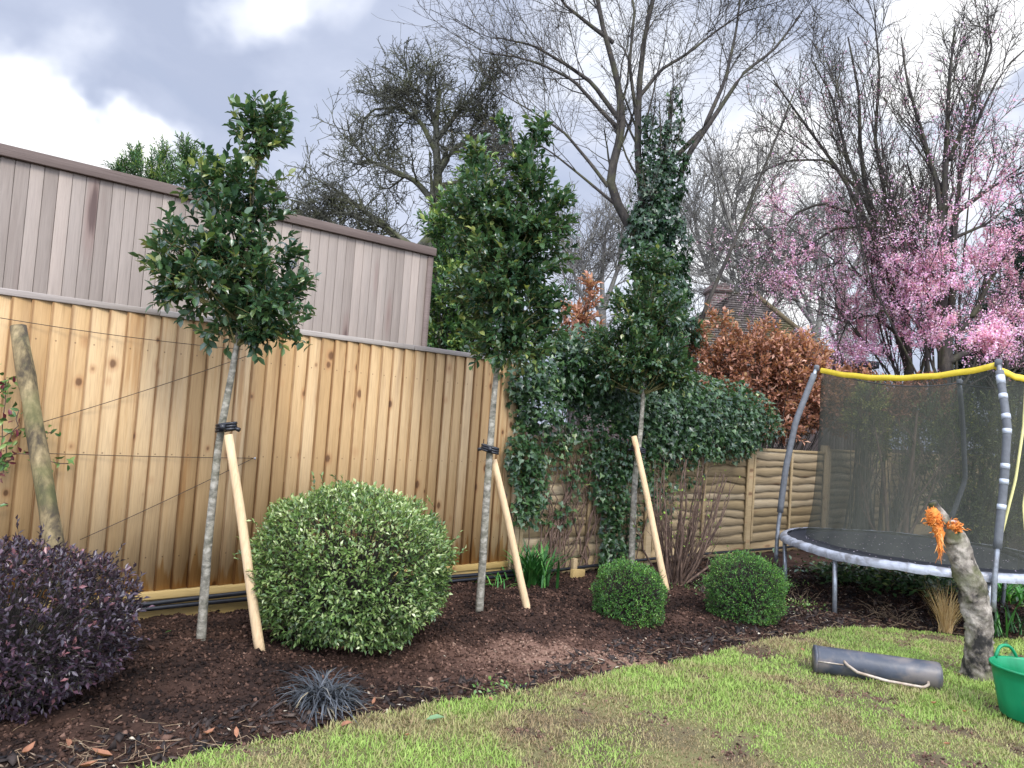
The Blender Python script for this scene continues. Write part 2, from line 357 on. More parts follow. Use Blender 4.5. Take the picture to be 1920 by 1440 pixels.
m_soil = attrmat('soil', [(0, (.010, .007, .006)), (.28, (.040, .022, .015)), (.5, (.10, .055, .038)), (.75, (.20, .118, .082)), (1, (.30, .20, .14))], .95, 55, .35, .6, .15)
def soil_tint(x, y):
    t = .21+.14*fbm(x, y, 5, 4, 2)
    for px, py, rx, ry, a in ((980, 1235, .75, .3, .44), (1150, 1225, .4, .22, .32), (830, 1270, .4, .2, .12)):
        c = G(px, py); t = t+a*np.clip(1.3-np.sqrt(((x-c[0])/rx)**2+((y-c[1])/ry)**2)+.25*fbm(x, y, 4, 3, 8), 0, 1)
    return t
V, q = grid(axis(-4.2, 6.5, .022, 420), axis(1.2, 9.5, .022, 900), soil_h)
o = mesh_np('ground', V, q, m_soil, None, soil_tint(V[:, 0], V[:, 1]), True); tag(o, kind='structure')
# lawn sheet
m_lawn = attrmat('turf', [(0, (.05, .034, .022)), (.3, (.11, .085, .05)), (.55, (.15, .14, .06)), (1, (.17, .20, .06))], .95, 90, .35, .5, .1)
def lawn_bare(x, y):
    """0 full grass .. 1 bare earth"""
    b = fbm(x, y, 2.6, 5, 12, .6)
    return np.clip((b-.34+.10*np.clip(1.2-x, -1, 1))*1.6+.35*vn(x, y, 14, 77)*(b > .25), 0, 1)
LX = np.arange(-3.2, 7.5, .03); LY = np.arange(.4, 6.6, .03)
V, q = grid(LX, LY, lambda x, y: lawn_h(x, y)+.016)
cen = V[q].mean(1); keep = cen[:, 1] < edge_y(cen[:, 0]); q = q[keep]
o = mesh_np('lawn', V, q, m_lawn, None, .5+.25*fbm(V[:, 0], V[:, 1], 3, 3, 15)-.25*lawn_bare(V[:, 0], V[:, 1]), True); tag(o, kind='structure')
# grass blades
def in_view(x, y, mrg=.75, ymin=2.6):
    return (np.abs(x-.0) < .70*y+mrg) & (y > ymin)
def grass(n, y0, y1, lmin, lmax, seed, edge_only=False, dens=None):
    x = rng.uniform(-2.8, 5.9, n); y = rng.uniform(y0, y1, n)
    e = edge_y(x); k = (y < e+rng.normal(0, .012, n)) & in_view(x, y)
    if edge_only: k &= (y > e-.07)
    x, y = x[k], y[k]; b = lawn_bare(x, y); th = fbm(x, y, 1.4, 3, 21)
    k = rng.uniform(0, 1, len(x)) > b*.80; x, y, b, th = x[k], y[k], b[k], th[k]
    N = len(x); L = rng.uniform(lmin, lmax, N)*(1+.45*np.clip(th, -1, 1))*(1-.45*b)
    az = rng.uniform(0, 2*np.pi, N)+fbm(x, y, 2.5, 2, 25)*2; lean = rng.uniform(.25, 1.25, N)
    d = np.stack([np.cos(az)*np.sin(lean), np.sin(az)*np.sin(lean), np.cos(lean)], 1)
    bend = np.stack([np.cos(az), np.sin(az), -.5+0*az], 1)*rng.uniform(.1, .5, N)[:, None]
    sd = np.stack([-np.sin(az), np.cos(az), 0*az], 1)*rng.uniform(.0012, .0024, N)[:, None]*1.25
    p0 = np.stack([x, y, lawn_h(x, y)+.012], 1); p1 = p0+d*(L*.5)[:, None]; p2 = p1+nrm(d+bend)*(L*.5)[:, None]
    V = np.stack([p0-sd, p0+sd, p1-sd*.8, p1+sd*.8, p2], 1).reshape(-1, 3)
    b5 = np.arange(N)[:, None]*5
    right = np.clip((x-1.0)/3.0, 0, 1)
    tint = np.clip(.54+.18*np.clip(th, -1, 1)+.42*fbm(x, y, 3.2, 5, 31, .65)+rng.normal(0, .15, N)+.30*(right-.45)-.30*b-.35*(rng.uniform(0, 1, N) < .16), 0, 1)
    return V, b5+np.array([0, 1, 3, 2]), b5+np.array([2, 3, 4]), np.repeat(tint, 5)
gs_ = [grass(430000, 2.6, 6.0, .016, .036, 1), grass(60000, 2.6, 6.0, .018, .042, 2, True)]
off = 0; VV = []; QQ = []; TT = []; ti = []
for V, q4, t3, tn in gs_:
    VV.append(V); QQ.append(q4+off); TT.append(t3+off); ti.append(tn); off += len(V)
m_grass = leafmat('grass_blade', [(0, (.20, .145, .085)), (.22, (.29, .26, .13)), (.42, (.24, .26, .095)), (.62, (.18, .26, .06)), (.82, (.20, .295, .07)), (1, (.29, .37, .11))], .5, .25, .3)
o = mesh_np('grass', np.concatenate(VV), [np.concatenate(QQ), np.concatenate(TT)], m_grass, None, np.concatenate(ti))
tag(o, 'short patchy green and straw coloured lawn grass', 'grass', kind='stuff')
# crumbs of compost and bark
nb_ = 60000; xb = rng.uniform(-2.6, 5.6, nb_); yb_ = rng.uniform(2.6, 5.8, nb_); kb = (yb_ < edge_y(xb)) & in_view(xb, yb_) & (rng.uniform(0, 1, nb_) < lawn_bare(xb, yb_)*.8); xb, yb_ = xb[kb], yb_[kb]
def lumps(n, xr, yr, smin, smax, flat=(.5, 1), elong=(1, 1.6), cond=None, tintf=None):
    x = rng.uniform(*xr, n); y = rng.uniform(*yr, n); k = (y > edge_y(x)-.02) & in_view(x, y)
    if cond is not None: k &= cond(x, y)
    x, y = x[k], y[k]; N = len(x)
    base = np.array([(1,0,0),(-1,0,0),(0,1,0),(0,-1,0),(0,0,1),(0,0,-1)], float)
    f = np.array([(0,2,4),(2,1,4),(1,3,4),(3,0,4),(2,0,5),(1,2,5),(3,1,5),(0,3,5)])
    s = rng.uniform(smin, smax, N)**1; V = base[None]*(1+.35*rng.standard_normal((N, 6, 1)))
    V = V*np.stack([s*rng.uniform(*elong, N), s, s*rng.uniform(*flat, N)], 1)[:, None]
    az = rng.uniform(0, 6.28, N); tl = rng.normal(0, .5, N); c, sn = np.cos(az), np.sin(az)
    x_, y_, z_ = V[..., 0], V[..., 1], V[..., 2]
    z2 = z_*np.cos(tl)[:, None]+x_*np.sin(tl)[:, None]; x2 = x_*np.cos(tl)[:, None]-z_*np.sin(tl)[:, None]
    V = np.stack([x2*c[:, None]-y_*sn[:, None], x2*sn[:, None]+y_*c[:, None], z2], -1)
    V = V+np.stack([x, y, soil_h(x, y)+s*.3], 1)[:, None]
    tn = (tintf(x, y) if tintf else soil_tint(x, y))+rng.normal(.03, .17, N)
    return V.reshape(-1, 3), ((np.arange(N)*6)[:, None, None]+f[None]).reshape(-1, 3), np.repeat(np.clip(tn, 0, 1), 6)
V, f, tn = lumps(170000, (-2.9, 6), (2.4, 8.5), .003, .011)
V2, f2, tn2 = lumps(9000, (-2.9, 6), (2.4, 8.5), .009, .018)
o = mesh_np('compost_crumbs', np.r_[V, V2], np.r_[f, f2+len(V)], m_soil, None, np.r_[tn, tn2]); tag(o, 'dark brown loose compost crumbs over the flower bed', 'compost', kind='stuff')
nb_ = len(xb); ob = np.array([(1,0,0),(-1,0,0),(0,1,0),(0,-1,0),(0,0,1),(0,0,-1)], float); of = np.array([(0,2,4),(2,1,4),(1,3,4),(3,0,4),(2,0,5),(1,2,5),(3,1,5),(0,3,5)])
Vb = ob[None]*(1+.4*rng.standard_normal((nb_, 6, 1)))*rng.uniform(.003, .010, nb_)[:, None, None]+np.stack([xb, yb_, lawn_h(xb, yb_)+.018], 1)[:, None]
o = mesh_np('lawn_soil_crumbs', Vb.reshape(-1, 3), ((np.arange(nb_)*6)[:, None, None]+of[None]).reshape(-1, 3), m_soil, None, np.repeat(np.clip(rng.normal(.55, .17, nb_), 0, 1), 6)); tag(o, 'scuffed soil crumbs in the bare patches of the lawn', 'soil', kind='stuff')
m_chip = attrmat('bark_chip', [(0, (.012, .010, .010)), (.4, (.05, .035, .028)), (.7, (.14, .10, .07)), (.9, (.34, .25, .17)), (1, (.55, .48, .36))], .8, 30, .2, .3)
def near_edge(x, y):
    d = y-edge_y(x); return (d < .42+.15*vn(x, y, 3, 2)) | ((x > 1.75) & (rng.uniform(0, 1, len(x)) < .9))
V, f, tn = lumps(36000, (-2.9, 6), (2.3, 8.5), .006, .02, (.12, .3), (1.2, 3.0), near_edge, lambda x, y: .22+0*x)
V2, f2, tn2 = lumps(5500, (-2.9, 6), (2.3, 8.5), .004, .013, (.15, .3), (1, 2.2), near_edge, lambda x, y: .82+0*x)
V3, f3, tn3 = lumps(1400, (-2.9, 6), (2.3, 8.5), .003, .007, (.15, .3), (1, 2.2), None, lambda x, y: .85+0*x)
o = mesh_np('bark_mulch', np.r_[V, V2, V3], np.r_[f, f2+len(V), f3+len(V)+len(V2)], m_chip, None, np.r_[tn, tn2, tn3]); tag(o, 'black bark chips and pale litter along the lawn edge', 'mulch', kind='stuff')
#==OBJECTS==
# ------------------------------------------------------------------ fences
A0 = G(245, 1160); FD = nrm(G(955, 1085)-A0); FN = np.array([-FD[1], FD[0], 0]); FTH = math.atan2(FD[1], FD[0])
def FP(t, o=0., z=0.): return A0+FD*t+FN*o+np.array([0, 0, z])        # fence coordinates to world
def wall_hit(px, py, o=0.):
    r = ray(px, py); k = ((A0+FN*o-CAM)@FN)/(r@FN); q = CAM+r*k; return (q-A0)@FD, q[2]
T0, T1 = -1.9, float(wall_hit(957, 900)[0])
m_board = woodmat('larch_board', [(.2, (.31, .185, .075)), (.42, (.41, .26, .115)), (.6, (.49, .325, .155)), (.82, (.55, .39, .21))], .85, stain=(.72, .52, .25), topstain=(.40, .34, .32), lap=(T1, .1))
m_rail = woodmat('treated_rail', [(.2, (.26, .17, .05)), (.5, (.38, .26, .09)), (.8, (.46, .33, .14))], .6, vertical=False)
m_cap = woodmat('weathered_rail', [(.2, (.20, .17, .14)), (.5, (.33, .28, .24)), (.8, (.45, .40, .35))], 0, vertical=False)
m_lap = woodmat('lap_board', [(.2, (.20, .14, .07)), (.45, (.34, .25, .13)), (.65, (.44, .33, .19)), (.85, (.52, .42, .27))], .7, vertical=False, kscale=(9, 9, 2.0), kcol=(.09, .05, .025))
m_grey = woodmat('silvered_cedar', [(.18, (.13, .103, .082)), (.38, (.22, .180, .146)), (.6, (.30, .252, .208)), (.85, (.39, .32, .26))], .75, grain=.2, kscale=(6, 6, .9), kcol=(.06, .035, .03))
m_fascia = woodmat('dark_fascia', [(.2, (.075, .052, .042)), (.5, (.13, .095, .078)), (.8, (.20, .155, .13))], 0, vertical=False)
T0, T1 = -1.9, float(wall_hit(957, 900)[0])
fence = empty('board_fence', FP(0), FTH, 'tall new featheredge fence of golden upright boards with a grey top rail', 'fence')
mb = MB(); pitch = .1; nb = int((T1-T0)/pitch)
for i in range(nb):
    x0 = T1-(nb-i)*pitch; x1 = x0+pitch+.022; tn = rng.uniform(0, 1)
    if i % 9 == 4: tn *= .5
    ya, yb = -.004, -.027                     # thin edge behind, thick edge in front
    top = 1.905; z0 = .168+rng.uniform(-.003, .003); w_ = rng.uniform(-.0025, .0025, 2)
    xs = [(x0, yb), (x0+.004, yb-.0022), (x1-.01, ya-.006), (x1, ya-.002), (x1, ya), (x0, ya)]
    V = [(x+w_[0], y, z0) for x, y in xs]+[(x+w_[1], y, top) for x, y in xs]; k = len(xs)
    mb.add(V, [(j, (j+1) % k, (j+1) % k+k, j+k) for j in range(k)]+[tuple(range(k))[::-1], tuple(range(k, 2*k))], tn)
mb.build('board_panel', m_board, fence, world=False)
mb = MB()
for a in np.arange(T0, T1, 1.9):
    b = min(a+1.9, T1); mb.box((a, -.034, 1.907), (b-.003, .05, 1.945), rng.uniform(.3, .8))
mb.build('capping_rail', m_cap, fence, world=False, bevel=.003)
mb = MB()
for a in np.arange(T0, T1, 1.9):
    b = min(a+1.9, T1); mb.box((a, -.052, .118), (b-.003, -.003, .166), rng.uniform(.2, .9))
mb.build('base_rail', m_rail, fence, world=False, bevel=.003)
mb = MB()
for a in np.arange(T0, T1, 1.9):
    b = min(a+1.9, T1); mb.box((a, -.034, -.08), (b-.004, -.002, .116), rng.uniform(.2, .9))
mb.build('gravel_board', m_rail, fence, world=False, bevel=.002)
mb = MB()
for z in (.35, 1.0, 1.65): mb.box((T0, .002, z), (T1-.06, .04, z+.07), .5)
mb.build('back_rail', m_rail, fence, world=False)
mb = MB(); mb.box((T1-.09, .042, -.1), (T1, .13, 1.9), .4); mb.build('fence_post', m_rail, fence, world=False)
# nail heads / wire eyes: small
lap = empty('lap_fence', FP(0), FTH, 'low weathered overlap fence of wavy horizontal boards behind the trampoline', 'fence')
PW = 1.83
posts = [T1+.06+PW*k for k in range(9)]
for k, t in enumerate(posts):
    mb = MB(); mb.box((t-.045, -.05, -.2), (t+.045, .045, 1.36+.03*math.sin(k*2.1)), rng.uniform(0, 1)); mb.build('fence_post', m_lap if k % 2 else m_lap, lap, world=False, bevel=.004)
for k in range(8):
    a, b = posts[k]+.047, posts[k+1]-.047; dz = [0, .0, .0, .04, .04, .06, .06, .06][k]
    pn = MB(); zt = 1.24+dz; z0 = .16+dz; nbd = 11; xs = np.linspace(a+.003, b-.003, 26)
    for i in range(nbd):
        zb = z0+(zt-z0)*i/nbd; zh = (zt-z0)/nbd+.018
        wav = .013*fbm(xs, xs*0+i*7.3+k*3, 2.2, 3, 41)+.0
        bow = .012*np.abs(vn(xs, xs*0+i*3.1+k, .9, 43))
        lo = np.stack([xs, -.032-bow, zb+wav*1.8], 1); hi = np.stack([xs, -.006+0*xs, zb+zh+0*xs], 1)
        lo2 = lo+np.array([0, .012, 0]); n_ = len(xs)
        pn.add(np.concatenate([lo, hi, lo2]), [(j, j+1, n_+j+1, n_+j) for j in range(n_-1)]+[(2*n_+j, 2*n_+j+1, j+1, j) for j in range(n_-1)], rng.uniform(0, 1))
    pn.box((a+.003, -.002, z0), (b-.003, .004, zt), .3)
    pn.build('fence_panel', m_lap, lap, world=False)
    mb = MB(); mb.box((a, -.036, zt+.004), (b, .03, zt+.035), rng.uniform(0, 1)); mb.build('capping_rail', m_lap, lap, world=False, bevel=.003)
    for s in (a+.02, (a+b)/2, b-.02):
        mb = MB(); mb.box((s-.019, -.056, z0), (s+.019, -.036, zt), rng.uniform(0, .5)); mb.build('batten', m_lap, lap, world=False, bevel=.002)
    mb = MB(); mb.box((a, -.02, -.1), (b, .015, z0-.003), rng.uniform(0, .4)); mb.build('gravel_board', m_lap, lap, world=False)
# garden room behind
OB = 1.5
tb, zt = wall_hit(806, 474, OB); _zb = wall_hit(797, 650, OB)[1]
zt0 = wall_hit(0, 298, OB)[1]; zt = (zt+zt0)/2-.01
room = empty('garden_room', FP(0, OB), FTH, 'grey silvered cedar clad garden room rising above the golden fence', 'building')
mb = MB(); bw = .093; a = -3.2; nb = int((tb-.03-a)/bw)
for i in range(nb):
    x1 = tb-.035-(nb-1-i)*bw; mb.box((x1-bw+.0035, -.018+rng.uniform(-.001, .001), .1), (x1, 0, zt-.002), rng.uniform(0, 1))
mb.build('cladding', m_grey, room, world=False, bevel=.0015)
mb = MB(); mb.box((a, .001, 0), (tb-.001, 3.2, zt-.01), .2)
for i in range(30): mb.box((tb, .03+i*.1, .1), (tb+.018, .03+i*.1+.096, zt-.01), rng.uniform(0, 1))
mb.build('wall', m_grey, room, world=False)
mb = MB(); mb.box((tb-.033, -.034, .1), (tb+.03, -.002, zt-.004), .55); mb.build('corner_board', m_fascia, room, world=False)
mb = MB(); mb.box((a-.05, -.06, zt), (tb+.045, -.002, zt+.085), .45); mb.box((a-.05, 0, zt), (tb+.045, 3.25, zt+.085), .4); mb.build('roof_edge', m_fascia, room, world=False, bevel=.004)
m_black = plain('black_plastic', (.012, .013, .016), .35, 0, 30, .3, .1)
# wall lamp at the room's corner
wl = MB(); wl.box((tb+.018, .12, 2.2), (tb+.05, .20, 2.36), .5); wl.tube([(tb+.09, .16, 2.14), (tb+.09, .16, 2.42)], .045, 10)
o = wl.build('wall_lamp', m_black, room, world=False)
# pipes along the foot of the fences
def pipe(name, pts, r, label, cat='pipe', mat=None, group=None):
    mb = MB(); mb.tube(resample(pts, 60), r, 8); o = mb.build(name, mat or m_black, None, True); return tag(o, label, cat, group)
pipe('water_pipe', [FP(t, -.078, .10+.016*math.sin(t*1.7)) for t in np.linspace(-1.5, 3.4, 14)], .016, 'upper black pipe running along the foot of the golden fence')
pipe('water_pipe', [FP(t, -.082, .062+.012*math.sin(t*1.3+1)) for t in np.linspace(-1.3, 9.8, 22)], .015, 'long lower black pipe running on past the overlap fence')
# wooden offcuts below the ivy
c = G(1080, 1082)
mb = MB(); Mx = np.array(Matrix.Translation((c[0], c[1]-.12, .05)) @ Matrix.Rotation(FTH+.25, 4, 'Z') @ Matrix.Rotation(.12, 4, 'Y')); mb.box((-.1, -.02, -.045), (.1, .02, .045), .7, Mx)
o = mb.build('timber_offcut', m_rail, None, bevel=.003); tag(o, 'short pale timber offcut lying on the soil under the ivy', 'wood')
mb = MB(); Mx = np.array(Matrix.Translation((c[0]-.03, c[1]-.05, .09)) @ Matrix.Rotation(FTH, 4, 'Z')); mb.box((-.025, -.02, -.14), (.025, .02, .09), .3, Mx)
o = mb.build('timber_peg', m_lap, None, bevel=.003); tag(o, 'small upright timber peg behind the pale offcut', 'wood')
# wires stretched on the fence
m_wire = plain('garden_wire', (.06, .045, .035), .5, .6)
def wire(p0, p1, sag, label):
    a = np.array(FP(wall_hit(*p0, -.05)[0], -.05, wall_hit(*p0, -.05)[1])); b = np.array(FP(wall_hit(*p1, -.05)[0], -.05, wall_hit(*p1, -.05)[1]))
    pts = [a*(1-s)+b*s+np.array([0, 0, -4*sag*s*(1-s)]) for s in np.linspace(0, 1, 12)]
    mb = MB(); mb.tube(pts, .0022, 5); tag(mb.build('garden_wire', m_wire), label, 'wire', 'wires across the tall fence')
wire((0, 596), (455, 655), .015, 'highest wire, sagging just below the top of the fence')
wire((78, 792), (470, 665), .01, 'slanting wire above the black tree tie of the nearest tree')
wire((80, 850), (475, 859), .004, 'level wire ending at a small eye behind the support stake')
wire((150, 1012), (475, 859), .008, 'lowest slanting wire rising from the purple bush')
mb = MB(); q = FP(wall_hit(475, 859, -.03)[0], -.03, wall_hit(475, 859, -.03)[1]); mb.tube([q+FN*.02, q-FN*.03], .004, 6); mb.tube([q-FN*.03+np.array([0, 0, .008]), q-FN*.03-np.array([0, 0, .008])], .006, 6)
tag(mb.build('vine_eye', plain('zinc', (.5, .5, .5), .4, .8)), 'small zinc wire eye on the fence by the support stake', 'hook')
# ------------------------------------------------------------------ stakes and staked trees
m_stake = woodmat('peeled_stake', [(.2, (.42, .25, .11)), (.5, (.62, .43, .23)), (.8, (.74, .56, .34))], .85, kscale=(12, 12, 5), kcol=(.16, .08, .04), rough=.7)
m_log = barkmat('old_post_wood', (.06, .045, .025), (.20, .15, .07), (.34, .26, .13), (6, 6, 2.5), moss=.5, pos=(.40, .5, .60))
m_ybark = barkmat('young_bark', (.10, .095, .07), (.24, .22, .17), (.40, .37, .30), (10, 10, 18), bump=.3, moss=.2, pos=(.36, .5, .62))
m_dbark = barkmat('dark_bark', (.018, .015, .012), (.045, .037, .03), (.09, .075, .055), (9, 9, 3), moss=.3)
m_gbark = barkmat('grey_bark', (.06, .05, .04), (.13, .115, .09), (.22, .2, .16), (9, 9, 3), moss=.3)
m_twig = barkmat('green_twig', (.10, .09, .03), (.17, .15, .05), (.25, .22, .09), (9, 9, 9), bump=.1)
m_holm = leafmat('holm_leaf', [(0, (.014, .036, .018)), (.3, (.026, .064, .028)), (.55, (.045, .092, .034)), (.78, (.055, .105, .036)), (.94, (.12, .16, .045)), (1, (.24, .26, .08))], .27, .10, .7, 1.7)
def stake(p0, p1, r0, r1, label, over=0.):
    p0 = np.array(p0); p1 = np.array(p1); d = p1-p0; mb = MB()
    pts = [p0-d*.05+d*1.05*s for s in np.linspace(0, 1, 9)]
    bend = nrm(np.cross(d, [0, 1, 0]))*.003
    pts = [q+bend*math.sin(i*.9) for i, q in enumerate(pts)]
    mb.tube(pts, np.linspace(r0, r1, 9), 12, .6, noise=.015); o = mb.build('support_stake', m_stake, None, True); tag(o, label, 'stake', 'round stakes propping the evergreen trees'); return o
def strap(c, r, d, label):
    c = np.array(c); mb = MB(); an = np.linspace(0, 2*np.pi, 22); th = math.atan2(d[1], d[0])
    ex = np.array([math.cos(th), math.sin(th), 0]); ey = np.array([-ex[1], ex[0], 0])
    for dz in (-.016, 0, .016):
        pts = [c+ex*math.cos(a)*r*1.7+ey*math.sin(a)*r+np.array([0, 0, dz+.012*math.cos(a)]) for a in an]; mb.tube(pts, .0095, 6, cap=False)
    mb.tube([c+ex*r*1.6, c+ex*r*2.6+np.array([0, 0, -.01])], .013, 6); mb.box(tuple(c-np.array([.014, .035+r, .02])), tuple(c+np.array([.014, -r+.005, .02])))
    tag(mb.build('tree_tie', m_black, None, True), label, 'tree tie', 'black rubber tree ties')
def px_ell(px, py, Y, rx, ry, rd=None, w=None):
    """an ellipsoid given by its place in the picture and its depth"""
    k = Y/F; e = (P(px, py, Y), np.array([rx*k, (rd if rd is not None else rx)*k, ry*k])); return e if w is None else e+(w,)
def staked_tree(base, path, rads, ells, n, per, tl, ln, label, mat, tmpl=LEAF8, nbr=26, wd=1.3, shell=.5):
    t = empty('evergreen_tree', base, 0, label, 'tree', 'staked young evergreen trees')
    pts = resample(path, 22); R_ = np.interp(np.linspace(0, 1, 22), np.linspace(0, 1, len(rads)), rads)
    mb = MB(); mb.tube(pts, R_, 12, noise=.03); tr = mb.build('trunk', m_ybark, t, True)
    c, out, _ = in_ells(ells, n, shell)
    base_, ld, up, L_, tint, tw = twig_leaves(c, out, per, tl, ln, wd, .45)
    leaf_mesh('crown', base_, ld, up, L_, rng.uniform(.8, 1.1, len(L_))*wd*.5, mat, t, tmpl, tint)
    V, q = tubes(tw, np.full(tw.shape[:2], .0022))
    # limbs from the trunk to part of the twigs
    sel = rng.choice(len(c), nbr*3, replace=False); K = 7; LB = np.zeros((len(sel), K, 3)); cr = pts[12:]
    for i, s in enumerate(sel):
        e = tw[s, 0]; j = np.argmin(np.linalg.norm(cr-(e-np.array([0, 0, .22])), axis=1)); a = cr[j]; mid = (a+e)/2+np.array([0, 0, -.03])+rng.normal(0, .015, 3)
        for k, u in enumerate(np.linspace(0, 1, K)): LB[i, k] = a*(1-u)**2+2*mid*u*(1-u)+e*u*u
    V2, q2 = tubes(LB, np.linspace(.008, .003, K)[None]*np.ones((len(sel), 1)), 5)
    mesh_np('branches', np.r_[V, V2], [q, q2+len(V)][0:2][0:1]+[np.asarray(q2)+len(V)] if False else np.r_[q, q2+len(V)], m_twig, t)
    return t
# tree 1 (nearest)
b1 = G(376, 1215); Y1 = b1[1]
staked_tree(b1, [b1-np.array([0, 0, .06]), P(390, 1020, Y1), P(410, 830, Y1), P(442, 660, Y1), P(468, 480, Y1), P(478, 330, Y1), P(490, 225, Y1)], [.027, .024, .022, .019, .013, .008, .004],
    [px_ell(425, 495, Y1, 140, 130, 120, 5.2), px_ell(505, 575, Y1-.05, 75, 75, 70, 1.5), px_ell(440, 345, Y1, 95, 60, 70, 1.3), px_ell(490, 245, Y1, 50, 60, 45, .75), px_ell(330, 520, Y1, 60, 50, 50, .6), px_ell(570, 480, Y1, 26, 18, 20, .07), px_ell(445, 625, Y1, 90, 35, 60, .6), px_ell(470, 400, Y1, 60, 45, 50, .7), px_ell(425, 215, Y1, 14, 12, 14, .03), px_ell(535, 225, Y1, 20, 14, 14, .04), px_ell(385, 300, Y1, 15, 20, 14, .06), px_ell(575, 640, Y1, 26, 12, 20, .05)],
    570, 11, .17, .062, 'nearest staked evergreen tree with its airy crown against the grey wall', m_holm)
s1 = G(490, 1233); s1t = P(429, 815, s1[1]+.05)
stake(s1, s1t, .029, .024, 'support stake of the nearest evergreen tree, left of the big round bush')
strap(P(424, 801, Y1), .033, (1, -.2), 'black tree tie round the trunk of the nearest tree')
# tree 2
b2 = G(898, 1160); Y2 = b2[1]
staked_tree(b2, [b2-np.array([0, 0, .06]), P(908, 1000, Y2), P(918, 850, Y2), P(930, 700, Y2), P(950, 560, Y2), P(960, 420, Y2), P(990, 300, Y2), P(1000, 240, Y2)], [.030, .027, .025, .022, .016, .011, .007, .003],
    [px_ell(945, 520, Y2, 105, 125, 100, 5), px_ell(1005, 430, Y2, 70, 110, 70, 2.6), px_ell(955, 640, Y2, 85, 60, 70, 1.6), px_ell(900, 390, Y2, 62, 90, 60, 1.8), px_ell(990, 310, Y2, 34, 60, 34, .55), px_ell(1012, 245, Y2, 18, 24, 18, .16), px_ell(950, 240, Y2, 14, 30, 14, .10), px_ell(895, 285, Y2, 16, 25, 16, .12), px_ell(1035, 590, Y2, 45, 50, 45, .5)],
    1020, 11, .18, .060, 'middle staked evergreen tree, tall and bushy at the end of the golden fence', m_holm)
s2 = G(993, 1160); stake(s2, P(926, 862, s2[1]-.02), .028, .024, 'support stake of the middle evergreen tree, by the strap leaved clump')
strap(P(919, 842, Y2), .034, (-1, .1), 'black tree tie round the trunk of the middle tree')
# tree 3
s3 = G(1252, 1118); b3 = G(1185, 1098); Y3 = b3[1]
staked_tree(b3, [b3-np.array([0, 0, .06]), P(1185, 1020, Y3), P(1190, 900, Y3), P(1202, 800, Y3), P(1208, 700, Y3), P(1220, 600, Y3), P(1225, 500, Y3), P(1228, 468, Y3)], [.032, .029, .026, .024, .018, .011, .006, .003],
    [px_ell(1200, 670, Y3, 95, 62, 80, 3), px_ell(1215, 590, Y3, 78, 60, 60, 2), px_ell(1225, 510, Y3, 46, 52, 40, .8), px_ell(1135, 640, Y3, 36, 30, 34, .4), px_ell(1270, 700, Y3, 42, 36, 40, .7), px_ell(1150, 700, Y3, 50, 34, 40, .6), px_ell(1240, 470, Y3, 20, 20, 20, .08), px_ell(1185, 490, Y3, 12, 16, 12, .06)],
    820, 10, .17, .057, 'farthest staked evergreen tree in front of the ivy', m_holm)
stake(s3, P(1189, 818, Y3-.06), .030, .026, 'support stake of the farthest evergreen tree, crossing its trunk behind the small box bush')
strap(P(1197, 843, Y3-.02), .036, (-1, .1), 'black tree tie where the stake crosses the farthest trunk')
# old log leaning on the fence at the left
q0 = P(108, 1060, 3.98); q1 = P(34, 612, 4.12)
d = q1-q0; q0g = q0-d*((q0[2]+.05)/d[2]); mb = MB(); pts = [q0g+(q1-q0g)*s for s in np.linspace(0, 1, 14)]; mb.tube(pts, np.linspace(.052, .040, 14)*(1+.06*rng.standard_normal(14)), 14, noise=.03)
tag(mb.build('old_post', m_log, None, True), 'old rounded mossy post leaning against the fence behind the purple bush', 'post')
